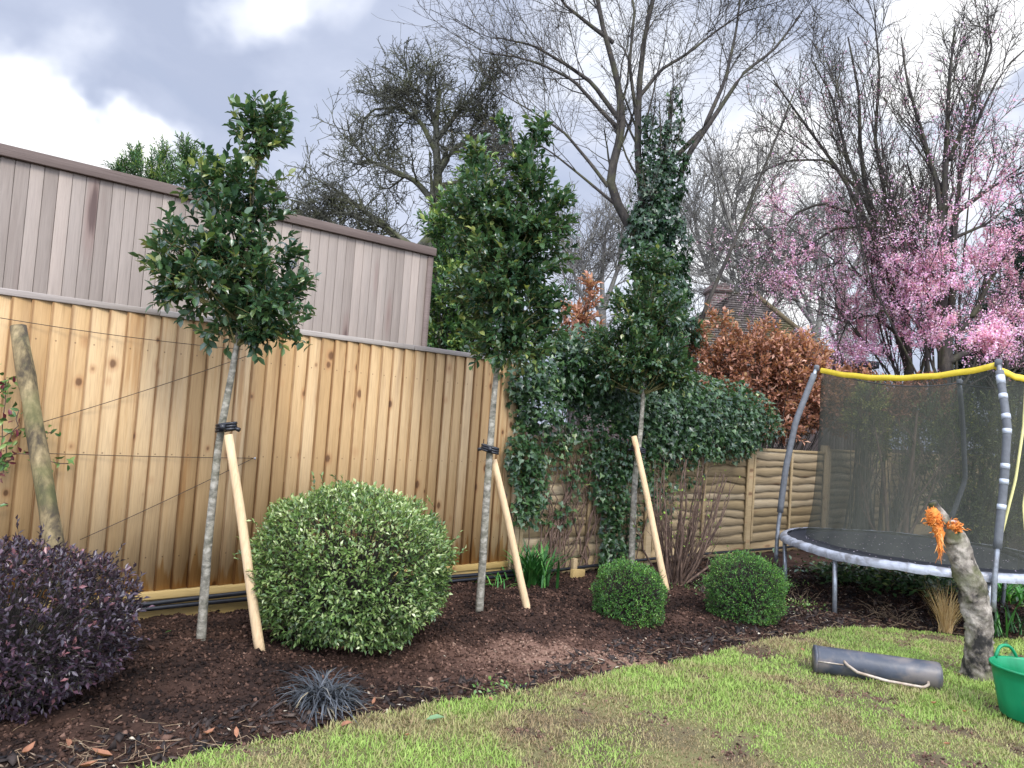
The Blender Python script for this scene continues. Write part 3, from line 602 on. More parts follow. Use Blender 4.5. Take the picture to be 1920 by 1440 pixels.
#==PLANTS==
def ball_points(c, r, n, depth=.22, p=2.6, zmin=-1, lump=.06):
    """shell points of a lumpy superellipsoid"""
    d = nrm(rng.standard_normal((int(n*1.6), 3))); d = d[d[:, 2] > zmin][:n]
    s = 1/(np.abs(d)**p).sum(1)**(1/p)
    ph = d*3.1; lmp = 1+lump*(np.sin(ph[:, 0]*2+1)*np.cos(ph[:, 1]*2.3)+np.sin(ph[:, 2]*3+ph[:, 0]*2)*.6)
    dep = 1-depth*rng.uniform(0, 1, len(d))**1.6
    return np.array(c)+d*(s*lmp*dep)[:, None]*np.array(r), nrm(d/np.array(r)), dep
def bush(name, c, r, n, ln, wd, mat, label, cat, depth=.25, p=2.5, zmin=-.95, group=None, lump=.05, per=3, tmpl=LEAF5, shoots=0, upb=.35, spr=.9, bark=None):
    c = np.array(c); t = empty(name, (c[0], c[1], 0), 0, label, cat, group)
    pt, out, dep = ball_points(c, r, n//per, depth, p, zmin, lump)
    base, ld, up, L_, tint, tw = twig_leaves(pt, out, per, ln*1.3, ln, wd, upb, spr, .45)
    tint = np.clip(tint+.12*np.clip((base[:, 2]-c[2])/r[2], -.5, 1), 0, 1)        # fresh pale growth on top
    if shoots:
        p2, o2, _ = ball_points(c, np.array(r)*1.03, shoots, .02, p, -.2, lump); s2_ = twig_leaves(p2+o2*ln, o2, 8, ln*3.5, ln*.9, wd, .8, .8, .5); tint2 = s2_[4]
        base = np.r_[base, s2_[0]]; ld = np.r_[ld, s2_[1]]; up = np.r_[up, s2_[2]]; L_ = np.r_[L_, s2_[3]]; tint = np.r_[tint, tint2]; tw = np.r_[tw, s2_[5]]
    leaf_mesh('foliage', base, ld, up, L_, rng.uniform(.8, 1.15, len(L_))*wd, mat, t, tmpl, tint)
    K = 6; sel = rng.choice(len(pt), min(len(pt), 420), replace=False); e = pt[sel]; a = np.array([c[0], c[1], 0])+rng.normal(0, .05, (len(sel), 3))*np.array([1, 1, 0])
    mid = (a+e)/2+np.array([0, 0, .08]); u = np.linspace(0, 1, K)[None, :, None]
    B = a[:, None]*(1-u)**2+2*mid[:, None]*u*(1-u)+e[:, None]*u*u
    V, q = tubes(B, np.linspace(.007, .002, K)[None]*np.ones((len(sel), 1)), 4); V2, q2 = tubes(tw, np.full(tw.shape[:2], .0012)); mesh_np('stems', np.r_[V, V2], np.r_[q, q2+len(V)], bark or m_dbark, t)
    return t
m_purple = leafmat('purple_leaf', [(0, (.014, .008, .012)), (.4, (.032, .019, .030)), (.65, (.058, .036, .052)), (.85, (.11, .05, .065)), (1, (.26, .11, .11))], .33, .1, .6, 1.3)
m_pitto = leafmat('variegated_leaf', [(0, (.035, .07, .018)), (.3, (.08, .15, .038)), (.55, (.165, .25, .07)), (.76, (.32, .40, .15)), (1, (.62, .66, .38))], .33, .18, .6, 1.3)
m_box = leafmat('box_leaf', [(0, (.02, .08, .015)), (.4, (.055, .17, .025)), (.7, (.12, .28, .04)), (1, (.26, .42, .08))], .4, .18, .5, 1.3)
m_ivy = leafmat('ivy_leaf', [(0, (.010, .032, .014)), (.35, (.024, .062, .020)), (.65, (.050, .105, .032)), (.88, (.10, .17, .055)), (1, (.24, .29, .09))], .36, .08, .6, 1.5)
m_beech = leafmat('brown_beech_leaf', [(0, (.14, .055, .03)), (.35, (.30, .13, .08)), (.65, (.46, .23, .155)), (1, (.68, .43, .31))], .55, .22, .3, 1.25)
c = G(60, 1370); bush('purple_bush', (-2.20, 3.40, .335), (.53, .46, .335), 13000, .034, .45, m_purple, 'low rounded bush with dark purple leaves at the left edge', 'bush', .22, 2.3, -.95, lump=.08, shoots=35)
bush('round_bush', (-.885, 4.56, .465), (.57, .55, .455), 22000, .036, .44, m_pitto, 'large clipped round bush with pale edged green leaves between two staked trees', 'bush', .24, 2.35, -.93, lump=.055, shoots=18)
bush('box_ball', G(1181, 1188)+np.array([.02, .24, .20]), (.245, .245, .235), 14000, .015, .5, m_box, 'small clipped box bush, the left one, at the foot of the farthest staked tree', 'bush', .2, 2.7, -.98, 'small clipped box bushes', lump=.07, shoots=70)
bush('box_ball', G(1403, 1180)+np.array([.06, .30, .225]), (.295, .28, .27), 17000, .015, .5, m_box, 'small clipped box bush, the right one, between the bare shrub and the trampoline leg', 'bush', .2, 2.35, -.98, 'small clipped box bushes', lump=.08, shoots=80)
# strap-leaved plants: arching blades
def strap_clump(name, c, n, L, wd, lean, mat, label, cat, spread=.05, arch=1.0, group=None, K=6, az=None):
    c = np.array(c); t0 = rng.uniform(0, 6.283, n) if az is None else rng.normal(az[0], az[1], n)
    ln = rng.uniform(L[0], L[1], n); le = rng.uniform(lean[0], lean[1], n)
    hd = np.stack([np.cos(t0), np.sin(t0), 0*t0], 1); sd = np.stack([-np.sin(t0), np.cos(t0), 0*t0], 1)
    rp = np.stack([rng.normal(0, spread, n), rng.normal(0, spread, n), 0*t0], 1)
    pts = np.zeros((n, K, 3)); pts[:, 0] = c+rp; th = le.copy()
    for k in range(1, K):
        pts[:, k] = pts[:, k-1]+(hd*np.sin(th)[:, None]+np.array([0, 0, 1])*np.cos(th)[:, None])*(ln/(K-1))[:, None]; th = np.minimum(th+arch*rng.uniform(.15, .45, n), 2.7)
    pts[..., 2] = np.maximum(pts[..., 2], .008+.01*rng.uniform(0, 1, (n, K)))
    w_ = wd*np.array([.7, 1, 1, .85, .6, .1])[None, :K, None]*sd[:, None]*rng.uniform(.7, 1.2, n)[:, None, None]/2
    V = np.concatenate([(pts-w_)[:, :, None], (pts+w_)[:, :, None]], 2).reshape(-1, 3)
    b = (np.arange(n)*K*2)[:, None, None]; k = np.arange(K-1)[None, :, None]*2
    q = (b+k+np.array([0, 1, 3, 2])[None, None]).reshape(-1, 4)
    o = mesh_np(name, V-np.array([c[0], c[1], 0]), q, mat, None, np.repeat(np.clip(rng.normal(.5, .22, n), 0, 1), K*2)); o.location = (c[0], c[1], 0)
    return tag(o, label, cat, group)
m_mondo = leafmat('black_grass_leaf', [(0, (.012, .014, .018)), (.5, (.035, .04, .05)), (.85, (.08, .085, .10)), (1, (.22, .18, .12))], .3, .05, .6)
m_tan = leafmat('dry_grass_leaf', [(0, (.25, .15, .06)), (.5, (.46, .32, .16)), (1, (.65, .52, .32))], .6, .2, .3)
m_daff = leafmat('daffodil_leaf', [(0, (.03, .12, .03)), (.5, (.06, .22, .035)), (1, (.16, .34, .06))], .35, .25, .5)
m_ddaff = leafmat('dark_strap_leaf', [(0, (.012, .05, .014)), (.5, (.025, .10, .02)), (1, (.08, .22, .04))], .35, .15, .5)
strap_clump('black_grass', G(605, 1322), 330, (.14, .30), .007, (.25, 1.15), m_mondo, 'black leaved grass tuft by the lawn edge under the big round bush', 'plant', .035, 1.3)
strap_clump('dry_grass', G(1772, 1188), 260, (.20, .44), .004, (.02, .5), m_tan, 'pale straw coloured upright grass tuft left of the cut tree stump', 'plant', .02, .3)
strap_clump('strap_leaf_plant', G(998, 1100), 110, (.30, .46), .022, (.05, .5), m_ddaff, 'dark green strap leaved clump at the end of the golden fence', 'plant', .06, .7)
strap_clump('daffodil', G(1880, 1128), 60, (.25, .36), .020, (.1, .6), m_daff, 'daffodil clump right of the trampoline leg', 'plant', .07, .8, 'daffodil clumps by the trampoline')
strap_clump('daffodil', G(1935, 1122), 60, (.25, .36), .020, (.1, .6), m_daff, 'daffodil clump at the right edge under the trampoline rim', 'plant', .07, .8, 'daffodil clumps by the trampoline')
strap_clump('daffodil', G(1872, 1195), 14, (.22, .33), .013, (.05, .45), m_ddaff, 'sparse dark leaved bulbs standing behind the green tub', 'plant', .05, .5)
strap_clump('daffodil', G(1905, 1190), 12, (.2, .3), .013, (.05, .45), m_ddaff, 'few upright bulb leaves near the right edge of the bed', 'plant', .05, .5)
strap_clump('weed', G(936, 1108), 16, (.12, .26), .010, (.1, .9), m_daff, 'small weed tuft at the foot of the fence between trunk and stake', 'plant', .05, 1.0)
strap_clump('weed', G(337, 1190), 9, (.05, .12), .006, (.3, 1.2), m_daff, 'tiny weed left of the nearest tree trunk', 'plant', .03, 1.2)
# ------------------------------------------------------------------ trampoline
TC = np.array([3.72, 6.72]); TR = 1.14; TZ = .50
tr = empty('trampoline', (TC[0], TC[1], 0), 0, 'round trampoline with dark net enclosure and yellow top band', 'trampoline')
m_tube = plain('galvanised_tube', (.30, .32, .34), .4, .6, 30, .3, .1, ((.12, .10, .08), 8, .5))
m_sleeve = plain('grey_foam_sleeve', (.115, .12, .125), .8, 0, 25, .2, .3)
m_tape = plain('silver_tape', (.45, .48, .52), .35, .1, 30, .1)
m_pad = plain('silver_pad', (.34, .355, .385), .45, .15, 14, .2, .5, ((.10, .09, .08), 9, .7))
m_mat = attrmat('mat_cloth', [(0, (.008, .009, .012)), (1, (.03, .032, .038))], .8, 50, .5, .1)
m_yellow = plain('yellow_band', (.75, .55, .04), .5, 0, 12, .12, .2)
m_ycord = plain('yellow_cord', (.60, .55, .22), .6, 0, 12, .15, .2)
# net: woven mesh seen as a half clear veil
m_net, n = newmat('net')
oc = n.n('ShaderNodeTexCoord').outputs['Object']
wv = n.noise(n.scale(oc, (30, 30, 6)), 2.0, 3, .6)
di = n.n('ShaderNodeBsdfDiffuse', {'Color': n.mix(wv, (.058, .060, .048, 1), (.095, .098, .078, 1))})
tp = n.n('ShaderNodeBsdfTransparent', {'Color': (1, 1, 1, 1)})
finish(n, n.n('ShaderNodeMixShader', {0: n.mapr(wv, .3, .7, .42, .54), 1: tp.outputs[0], 2: di.outputs[0]}).outputs[0])
def circ(a, r, z): return np.array([TC[0]+r*math.cos(math.radians(a)), TC[1]+r*math.sin(math.radians(a)), z])
mb = MB(); mb.tube([circ(a, TR-.02, TZ-.025) for a in np.linspace(0, 360, 60)], .02, 8, cap=False); mb.build('frame', m_tube, tr, True)
# pad: soft sloping ring with a hanging skirt
N = 160; an = np.linspace(0, 360, N, endpoint=False); prof = [(-.04, .022), (-.02, .025), (.008, .018), (.022, .0), (.026, -.02), (.024, -.038)]
V = []
for i, a in enumerate(an):
    wr = .004*math.sin(a*.11)+.003*math.sin(a*.043+1)+rng.normal(0, .001)
    for j, (dr_, dz_) in enumerate(prof): V.append(circ(a, TR+dr_+wr*(j > 2), TZ+dz_+wr*(1 if j < 4 else 1.6)+rng.normal(0, .002)))
K = len(prof); q = [((i*K+j), ((i+1) % N)*K+j, ((i+1) % N)*K+j+1, i*K+j+1) for i in range(N) for j in range(K-1)]
mesh_np('edge_pad', V, q, m_pad, tr, None, True)
V = [circ(0, 0, TZ-.01)]; rings = 12; 
for k in range(1, rings+1):
    for a in np.linspace(0, 360, 72, endpoint=False): V.append(circ(a, (TR-.04)*k/rings, TZ+.004-.02*(1-(k/rings)**2)))
f3 = [(0, 1+j, 1+(j+1) % 72) for j in range(72)]; q = [(1+(k-1)*72+j, 1+k*72+j, 1+k*72+(j+1) % 72, 1+(k-1)*72+(j+1) % 72) for k in range(1, rings) for j in range(72)]
mesh_np('jumping_mat', V, [np.array(q), np.array(f3)], m_mat, tr, np.full(len(V), .4))
for a in (104, 161, 209, 266, 313, 20):
    mb = MB(); top = circ(a, TR-.02, TZ-.03); f_ = circ(a, TR-.06, -.12); f_[0] += 0
    mb.tube([top, (top+f_)/2+np.array([0, 0, 0]), f_], .019, 10); mb.build('leg', m_tube, tr, True)
# poles: base on the rim, bowed, top at the net's corners
def lerp(a, b, s): return a*(1-s)+b*s
PB = [(161, P(1473, 880, 7.08), P(1492, 790, 7.12), P(1531, 690, 7.25)), (266, P(1883, 900, 5.62), P(1889, 800, 5.66), P(1872, 680, 5.85)),
      (320, np.array([4.78, 6.02, 1.1]), np.array([4.76, 6.05, 1.6]), np.array([4.62, 6.15, 2.14])), (50, P(1810, 900, 7.68), P(1806, 810, 7.62), P(1799, 716, 7.45))]
tops = []
for i, (a, m1, m2, tp_) in enumerate(PB):
    b = circ(a, TR+.045, TZ-.25); b2_ = circ(a, TR+.045, TZ+.02); pts = resample([b, b2_, m1, m2, tp_], 26)
    mb = MB(); mb.tube(pts, .019, 10); po = mb.build('pole', m_tube, tr, True)
    mb = MB(); sl = pts[6:25]; mb.tube(sl, .029 if i != 3 else .024, 12, noise=.02); mb.build('foam_sleeve', m_sleeve, po, True)
    if i == 1:
        for s in (.40, .50, .56, .70, .76, .85, .92):
            k = s*25; c_ = lerp(pts[int(k)], pts[int(k)+1], k-int(k)); d_ = nrm(pts[int(k)+1]-pts[int(k)]); hh = .02 if s != .92 else .035
            mb = MB(); mb.tube([c_-d_*hh, c_+d_*hh], .0315, 12); mb.build('tape_wrap', m_tape, po, True)
    mb = MB(); mb.tube([tp_-np.array([0, 0, .03]), tp_+np.array([0, 0, .02]), tp_+np.array([0, 0, .03])], [.027, .026, .015], 10); mb.build('pole_cap', m_sleeve, po, True)
    tops.append(tp_+np.array([0, 0, -.015]))
# net panels between the poles
order = [0, 1, 2, 3, 0]; aa = [161, 266, 320, 410, 521]
netV = []; topline = []; nu = 30; nv = 22; NR = TR-.20
for s in range(4):
    ta, tb_ = tops[order[s]], tops[order[s+1]]; cen_ = np.array([TC[0], TC[1], 0])
    for u in np.linspace(0, 1, nu, endpoint=False):
        t_ = lerp(ta, tb_, u)+np.array([0, 0, -.085*4*u*(1-u)]); inn = (np.array([TC[0], TC[1], t_[2]])-t_); t_ = t_+inn*.05
        a = lerp(aa[s], aa[s+1], u); bt = circ(a, NR+.012*math.sin(u*23), TZ+.03); topline.append(t_)
        up_ = circ(a, NR*.93, TZ+.5)
        row = []
        for v in np.linspace(0, 1, nv):
            w2 = (1-v)**3.2; vert = lerp(np.array([t_[0], t_[1], TZ+.02])*1.0, t_, v); base_ = lerp(bt, vert, min(1, v*1.0)); q_ = lerp(vert, bt+np.array([0, 0, v*1.6]), w2*.85)
            q_ = q_+nrm(inn)*(.012*math.sin(u*31+v*2)*(1-v)+.010*math.sin(u*57+1)*(1-v)**2); q_[2] = lerp(TZ+.02, t_[2], v); row.append(q_)
        netV.append(row)
NN = len(netV); V = np.array(netV).reshape(-1, 3); q = [(i*nv+j, ((i+1) % NN)*nv+j, ((i+1) % NN)*nv+j+1, i*nv+j+1) for i in range(NN) for j in range(nv-1)]
net = mesh_np('safety_net', V, q, m_net, tr, None, True)
tl_ = np.array(topline+topline[:1]); V = []; 
for i, p_ in enumerate(tl_[:-1]):
    out_ = nrm(p_-np.array([TC[0], TC[1], p_[2]]))
    for dz_, o_ in ((.018, .003), (.0, .012), (-.03, .010), (-.034, .0)): V.append(p_+out_*o_+np.array([0, 0, dz_+.003*math.sin(i*1.1)]))
K = 4; q = [(i*K+j, ((i+1) % NN)*K+j, ((i+1) % NN)*K+j+1, i*K+j+1) for i in range(2*nu) for j in range(K-1)]
mb = MB(); mb.tube(tl_[2*nu:], .006, 6); mb.build('top_cord', m_black, net, True)
mesh_np('top_band', V, q, m_yellow, net, None, True)
mb = MB(); mb.tube(resample([P(1925, 700, 5.75), P(1919, 800, 5.7), P(1904, 900, 5.65), P(1885, 975, 5.62), P(1872, 1025, 5.63)], 24), .010, 8); mb.build('cord', m_ycord, net, True)
mb = MB(); mb.tube(resample([P(1930, 860, 5.8), P(1918, 950, 5.75), P(1922, 1000, 5.7)], 12), .006, 8); mb.build('cord', m_ycord, net, True)
mb = MB(); mb.tube(resample([G(1868, 1028, .53), G(1895, 1038, .55), G(1935, 1052, .53)], 8), .022, 8); mb.build('boot_cuff', m_black, net, True)
# blossom and leaf bits on the mat
m_petal = leafmat('pink_petal', [(0, (.55, .22, .42)), (.35, (.76, .42, .68)), (.75, (.87, .62, .82)), (1, (.93, .82, .92))], .6, .3, .2, 1.1)
n_ = 170; rr = np.sqrt(rng.uniform(0, 1, n_))*(TR-.2); a = rng.uniform(0, 6.28, n_)
pos = np.stack([TC[0]+rr*np.cos(a), TC[1]+rr*np.sin(a), np.full(n_, TZ+.007)], 1)
tag(leaf_mesh('fallen_petals', pos, rng.standard_normal((n_, 3))*[1, 1, .1], np.array([[0, 0, 1.]])+0*pos, .014, .8, m_petal, None, LEAF5, rng.uniform(.7, 1, n_)), 'pale petals and leaf bits scattered over the trampoline mat', 'petals', kind='stuff')
# ------------------------------------------------------------------ cut tree stump
m_stumpbark = barkmat('stump_bark', (.018, .015, .012), (.15, .125, .095), (.40, .35, .28), (4.5, 4.5, 3.2), bump=1.0, moss=.7, pos=(.40, .48, .60))
m_orange = attrmat('torn_wood', [(0, (.25, .05, .01)), (.4, (.62, .17, .025)), (.75, (.85, .35, .08)), (1, (.9, .6, .3))], .8, 40, .4, .4)
m_cut = plain('sawn_face', (.42, .33, .26), .8, 0, 20, .2)
YS = G(1835, 1275)[1]; sb = G(1835, 1275)
st = empty('tree_stump', sb, 0, 'tall leaning cut stump with two lopped limbs and torn orange wood', 'tree stump')
def limb(pts, rad, seg=36, K=90, amp=.16):
    pts = resample(pts, K); R_ = np.interp(np.linspace(0, 1, K), np.linspace(0, 1, len(rad)), rad)
    mb = MB(); mb.tube(pts, R_, seg); V = mb.V[0].reshape(K, seg, 3); 
    for k in range(K):
        for j in range(seg):
            an_ = j/seg*6.283; f = 1+amp*(.7*vn(math.cos(an_)*1.3+3, math.sin(an_)*1.3+k*.15, 1.2, 50)+.6*vn(math.cos(an_)*2+7, math.sin(an_)*2+k*.3, 1.6, 52)+.45*vn(math.cos(an_)*3+5, math.sin(an_)*3+k*.7, 2.5, 53))+.035*rng.standard_normal()
            V[k, j] = pts[k]+(V[k, j]-pts[k])*f
    mb.V[0] = V.reshape(-1, 3); return mb, pts
L1, sp = limb([sb-np.array([0, 0, .1]), P(1832, 1250, YS), P(1836, 1170, YS), P(1822, 1100, YS), P(1808, 1060, YS), P(1790, 1010, YS), P(1772, 985, YS)], [.105, .084, .074, .081, .076, .068, .057])
tk = L1.build('trunk', m_stumpbark, st, True)
L2, _ = limb([P(1778, 1000, YS), P(1768, 975, YS), P(1755, 955, YS-.02), P(1748, 941, YS-.02)], [.048, .042, .034, .028], 16, 20, .1); L2.build('limb', m_stumpbark, st, True)
L3, _ = limb([P(1782, 1012, YS-.02), P(1785, 996, YS-.05), P(1791, 982, YS-.07)], [.05, .042, .033], 16, 16, .1); L3.build('limb', m_stumpbark, st, True)
mb = MB(); c_ = P(1791.5, 980.5, YS-.072); d_ = nrm(P(1791, 982, YS-.07)-P(1785, 996, YS-.05)); mb.tube([c_, c_+d_*.006], [.030, .027], 14); mb.build('sawn_face', m_cut, st, True)
# torn splinters
T1_, _ = limb([P(1752, 985, YS-.03), P(1752, 975, YS-.045), P(1750, 962, YS-.045), P(1752, 955, YS-.03)], [.02, .036, .036, .024], 16, 14, .5); T1_.build('torn_wood', m_orange, st, True)
T2_, _ = limb([P(1764, 1035, YS-.06), P(1762, 1005, YS-.06), P(1757, 985, YS-.05)], [.006, .02, .028], 12, 14, .5); T2_.build('torn_wood', m_orange, st, True)
T3_, _ = limb([P(1789, 990, YS-.06), P(1792, 984, YS-.07)], [.040, .038], 16, 8, .35); T3_.build('torn_wood', m_orange, st, True)
def splinters(c, d, n, L, r, spread, rad):
    c = np.array(c)[None]+rng.standard_normal((n, 3))*rad; d_ = nrm(np.array(d)[None]+spread*rng.standard_normal((n, 3))); l_ = rng.uniform(L[0], L[1], n)[:, None]
    P_ = np.stack([c-d_*l_*.3, c+d_*l_*.4, c+d_*l_], 1); R_ = np.array([1, .8, .15])[None]*rng.uniform(.5, 1.2, (n, 1))*r; V, q = tubes(P_, R_, 4)
    return V, q, np.repeat(np.clip(rng.normal(.5, .25, n), 0, 1), 12)
out = [splinters(P(1750, 972, YS-.045), (-.6, -.7, .2), 300, (.010, .026), .0038, .6, np.array([.022, .016, .024])), splinters(P(1760, 992, YS-.05), (-.3, -.6, -.6), 150, (.012, .03), .0036, .4, np.array([.010, .010, .03])),
       splinters(P(1793, 987, YS-.10), (.3, -.7, .4), 160, (.008, .024), .0036, .7, np.array([.020, .012, .016])), splinters(P(1762, 1020, YS-.075), (.1, -.15, -1), 70, (.03, .07), .004, .2, np.array([.006, .006, .03]))]
off = 0; VV = []; QQ = []; tt = []
for V, q, t_ in out: VV.append(V); QQ.append(q+off); tt.append(t_); off += len(V)
mesh_np('torn_wood', np.concatenate(VV), np.concatenate(QQ), m_orange, st, np.concatenate(tt))
# ivy sprig at its foot, torn grass around
n_ = 60; pos = sb+np.array([.10, -.06, .10])+rng.standard_normal((n_, 3))*[.035, .03, .07]
o = leaf_mesh('ivy_sprig', pos, rng.standard_normal((n_, 3))+[.3, -.3, 0], rng.standard_normal((n_, 3)), .035, .8, m_ivy, st, IVY); o['kind'] = 'stuff'
# ------------------------------------------------------------------ garden roller
m_roller = plain('roller_drum', (.045, .052, .066), .45, 0, 6, .3, .25, ((.19, .155, .125), 6.0, .6))
m_handle = plain('pale_handle', (.42, .36, .28), .5, .2, 30, .3, .1, ((.2, .12, .07), 12, .6))
ra = G(1533, 1268)+np.array([0, .06, .083]); rb = G(1772, 1302)+np.array([0, .06, .080]); ro = empty('garden_roller', ((ra+rb)/2)*[1, 1, 0], 0, 'muddy dark grey roller drum lying on the lawn with a pale handle', 'roller')
mb = MB(); dd = nrm(rb-ra); mb.tube([ra, ra+dd*.004, ra+dd*.02, lerp(ra, rb, .5), rb-dd*.02, rb-dd*.004, rb], [.070, .079, .082, .082, .082, .079, .070], 40); mb.build('drum', m_roller, ro, True)
mb = MB(); mb.tube([ra-dd*.004, ra+dd*.012], .0845, 40); mb.build('end_rim', m_roller, ro, True)
pr = nrm(np.cross(dd, [0, 0, 1])); pr = pr if pr[1] < 0 else -pr
hz = np.array([0, 0, 1.])
hp = [ra+dd*.155+pr*.070+hz*.03, ra+dd*.17+pr*.100+hz*.018, ra+dd*.22+pr*.125-hz*.008, lerp(ra, rb, .55)+pr*.135-hz*.03, rb-dd*.12+pr*.125-hz*.04, rb-dd*.085+pr*.10-hz*.03, rb-dd*.078+pr*.06-hz*.01]
mb = MB(); mb.tube(resample(hp, 40), .0085, 10); mb.build('handle', m_handle, ro, True)
mb = MB(); mb.tube([ra+dd*.01+pr*.083+hz*.012, ra+dd*.15+pr*.083+hz*.012], .004, 6); mb.build('seam_strip', m_handle, ro, True)
# ------------------------------------------------------------------ green tub
m_tub, n = newmat('green_plastic')
oc = n.n('ShaderNodeTexCoord').outputs['Object']; a_ = n.noise(n.scale(oc, (5, 5, 1)), 2.5, 5)
cg = n.mix(n.mapr(a_, .35, .7), (.004, .26, .10, 1), (.015, .36, .15, 1)); cg = n.mix(n.mapr(n.noise(oc, 16, 6, .7), .56, .72, 0, .3), cg, (.12, .20, .12, 1))
pb = n.n('ShaderNodeBsdfPrincipled', {'Base Color': cg, 'Roughness': .38}); trl = n.n('ShaderNodeBsdfTranslucent', {'Color': cg})
finish(n, n.n('ShaderNodeMixShader', {0: .3, 1: pb.outputs[0], 2: trl.outputs[0]}).outputs[0])
tc_ = G(1900, 1356)*1.0; tc_ = np.array([2.88, 4.03, .02]); tub = empty('garden_tub', tc_, 0, 'bright green flexible plastic tub with loop handle, cut by the right edge', 'tub')
ZS = .80
pf = [(0, .008), (.145, .004), (.152, .012), (.168, .12), (.186, .25), (.195, .315), (.203, .318), (.204, .330), (.196, .332), (.189, .318), (.180, .25), (.162, .12), (.147, .016), (0, .014)]
NS = 56; V = []
for r_, z_ in pf:
    for j in range(NS):
        a = j/NS*6.283; sq = 1+.03*math.cos(2*a+.6)*(z_/.33); dip = .035*math.exp(-((math.atan2(math.sin(a-5.2), math.cos(a-5.2)))/.28)**2)*(z_ > .2) ; V.append((tc_[0]+r_*sq*math.cos(a), tc_[1]+r_*sq*math.sin(a), tc_[2]+ZS*z_-dip*(z_/.33)**3))
q = [(i*NS+j, i*NS+(j+1) % NS, (i+1)*NS+(j+1) % NS, (i+1)*NS+j) for i in range(len(pf)-1) for j in range(NS)]
mesh_np('body', V, q, m_tub, tub, None, True)
for a0 in (1.75, 4.9):
    hp = []
    for s in np.linspace(-1, 1, 15):
        a = a0+s*.36; hp.append(tc_+np.array([.197*math.cos(a), .197*math.sin(a), .322*ZS+.065*(1-abs(s)**2.6)]))
    mb = MB(); mb.tube(hp, .009, 8); mb.build('handle', m_tub, tub, True)
# ------------------------------------------------------------------ bare multi-stem shrub
m_shrub = barkmat('bare_shrub_bark', (.05, .032, .024), (.13, .08, .055), (.24, .16, .11), (20, 20, 6), bump=.2)
sc_ = G(1256, 1105)+np.array([.06, .15, 0]); bs = empty('bare_shrub', sc_, 0, 'leafless many stemmed shrub fanning out in front of the overlap fence', 'shrub')
K = 9; n_ = 46; B = np.zeros((n_, K, 3)); R_ = np.zeros((n_, K)); 
for i in range(n_):
    tx = rng.uniform(1225, 1385); ty = rng.uniform(860, 940) if tx < 1330 else rng.uniform(880, 960); e = P(tx, ty, sc_[1]+rng.uniform(-.35, .35)); s0 = sc_+np.array([rng.normal(0, .05), rng.normal(0, .05), -.02])
    if i > 34: e = P(rng.uniform(1180, 1400), rng.uniform(960, 1040), sc_[1]+rng.uniform(-.3, .3))
    c1 = s0+np.array([(e-s0)[0]*.65, (e-s0)[1]*.6, .18+.1*rng.uniform()])
    for k, u in enumerate(np.linspace(0, 1, K)): B[i, k] = s0*(1-u)**2+2*c1*u*(1-u)+e*u*u+rng.normal(0, .012, 3)*u
    R_[i] = np.linspace(.016, .0045, K)*rng.uniform(.6, 1.1)
mb_V, mb_q = tubes(B, R_, 6); mesh_np('stems', mb_V, mb_q, m_shrub, bs)
C1, CR1 = children(B, R_, 4, (.12, .38), (15, 45), .25, .10, (.35, 1), 5, .6, .0016); C2, CR2 = children(C1, CR1, 2, (.05, .16), (20, 50), .2, .12, (.3, 1), 4, .6, .0012)
V1, q1_ = tubes(C1, CR1, 3); V2, q2_ = tubes(C2, CR2, 3); mesh_np('twigs', np.r_[V1, V2], np.r_[q1_, q2_+len(V1)], m_shrub, bs)
n_ = 150; pos = C1[rng.integers(0, len(C1), n_), -1]; m_bud = leafmat('young_leaf', [(0, (.10, .20, .03)), (1, (.30, .42, .08))], .5, .3, .3)
leaf_mesh('young_leaves', pos, rng.standard_normal((n_, 3))+[0, 0, .8], rng.standard_normal((n_, 3)), .026, .5, m_bud, bs)
#==IVY==
def surf_on_fence(n, tr_, zr, thick):
    t = rng.uniform(*tr_, n); z = rng.uniform(*zr, n); return t, z
iv = empty('ivy_thicket', FP(T1+1.5, 0), 0, 'thick dark ivy piled over the overlap fence and hanging down its face', 'ivy')
def ivy_cloud(blobs, n, ln=.062):
    """blobs: (t, z, rt, rz, o, ro, weight) in fence coordinates"""
    b = np.array(blobs); w_ = b[:, 6]/b[:, 6].sum(); k = rng.choice(len(b), n, p=w_); d = nrm(rng.standard_normal((n, 3))); rr = rng.uniform(.0, 1, n)**.35
    t = b[k, 0]+d[:, 0]*rr*b[k, 2]; z = b[k, 1]+d[:, 2]*rr*b[k, 3]; o_ = b[k, 4]+d[:, 1]*rr*b[k, 5]
    pos = A0[None]+FD*t[:, None]+FN*o_[:, None]; pos[:, 2] = z
    out = FD*d[:, :1]+FN*d[:, 1:2]+np.array([0, 0, 1.])*d[:, 2:]
    return pos, nrm(out)
def hit(px, py, o=-.12): return wall_hit(px, py, o)
blobs = []
def B_(px, py, rx, ry, o=-.15, ro=.22, w_=1.):
    t, z = hit(px, py, o); t2, _ = hit(px+rx, py, o); t1, _ = hit(px-rx, py, o); _, z2 = hit(px, py-ry, o); blobs.append((t, z, (t2-t1)/2, z2-z, o, ro, w_*(rx*ry)/3000.))
for a_ in ((985, 705, 42, 55), (1000, 760, 45, 50), (1060, 700, 55, 65), (1120, 720, 60, 60), (1090, 650, 50, 40), (1180, 740, 70, 70), (1240, 790, 70, 70), (1300, 770, 70, 75), (1360, 780, 60, 75), (1400, 790, 48, 60), (1340, 830, 80, 40), (1425, 800, 22, 30), (1270, 840, 60, 40)):
    B_(*a_, -.05, .32, 1.6)
for a_ in ((985, 850, 36, 70), (1000, 920, 30, 50), (985, 960, 22, 30), (1160, 850, 46, 60), (1150, 920, 34, 50), (1165, 985, 36, 60), (1150, 1040, 25, 25), (1215, 870, 40, 50)):
    B_(*a_, -.14, .12, .9)
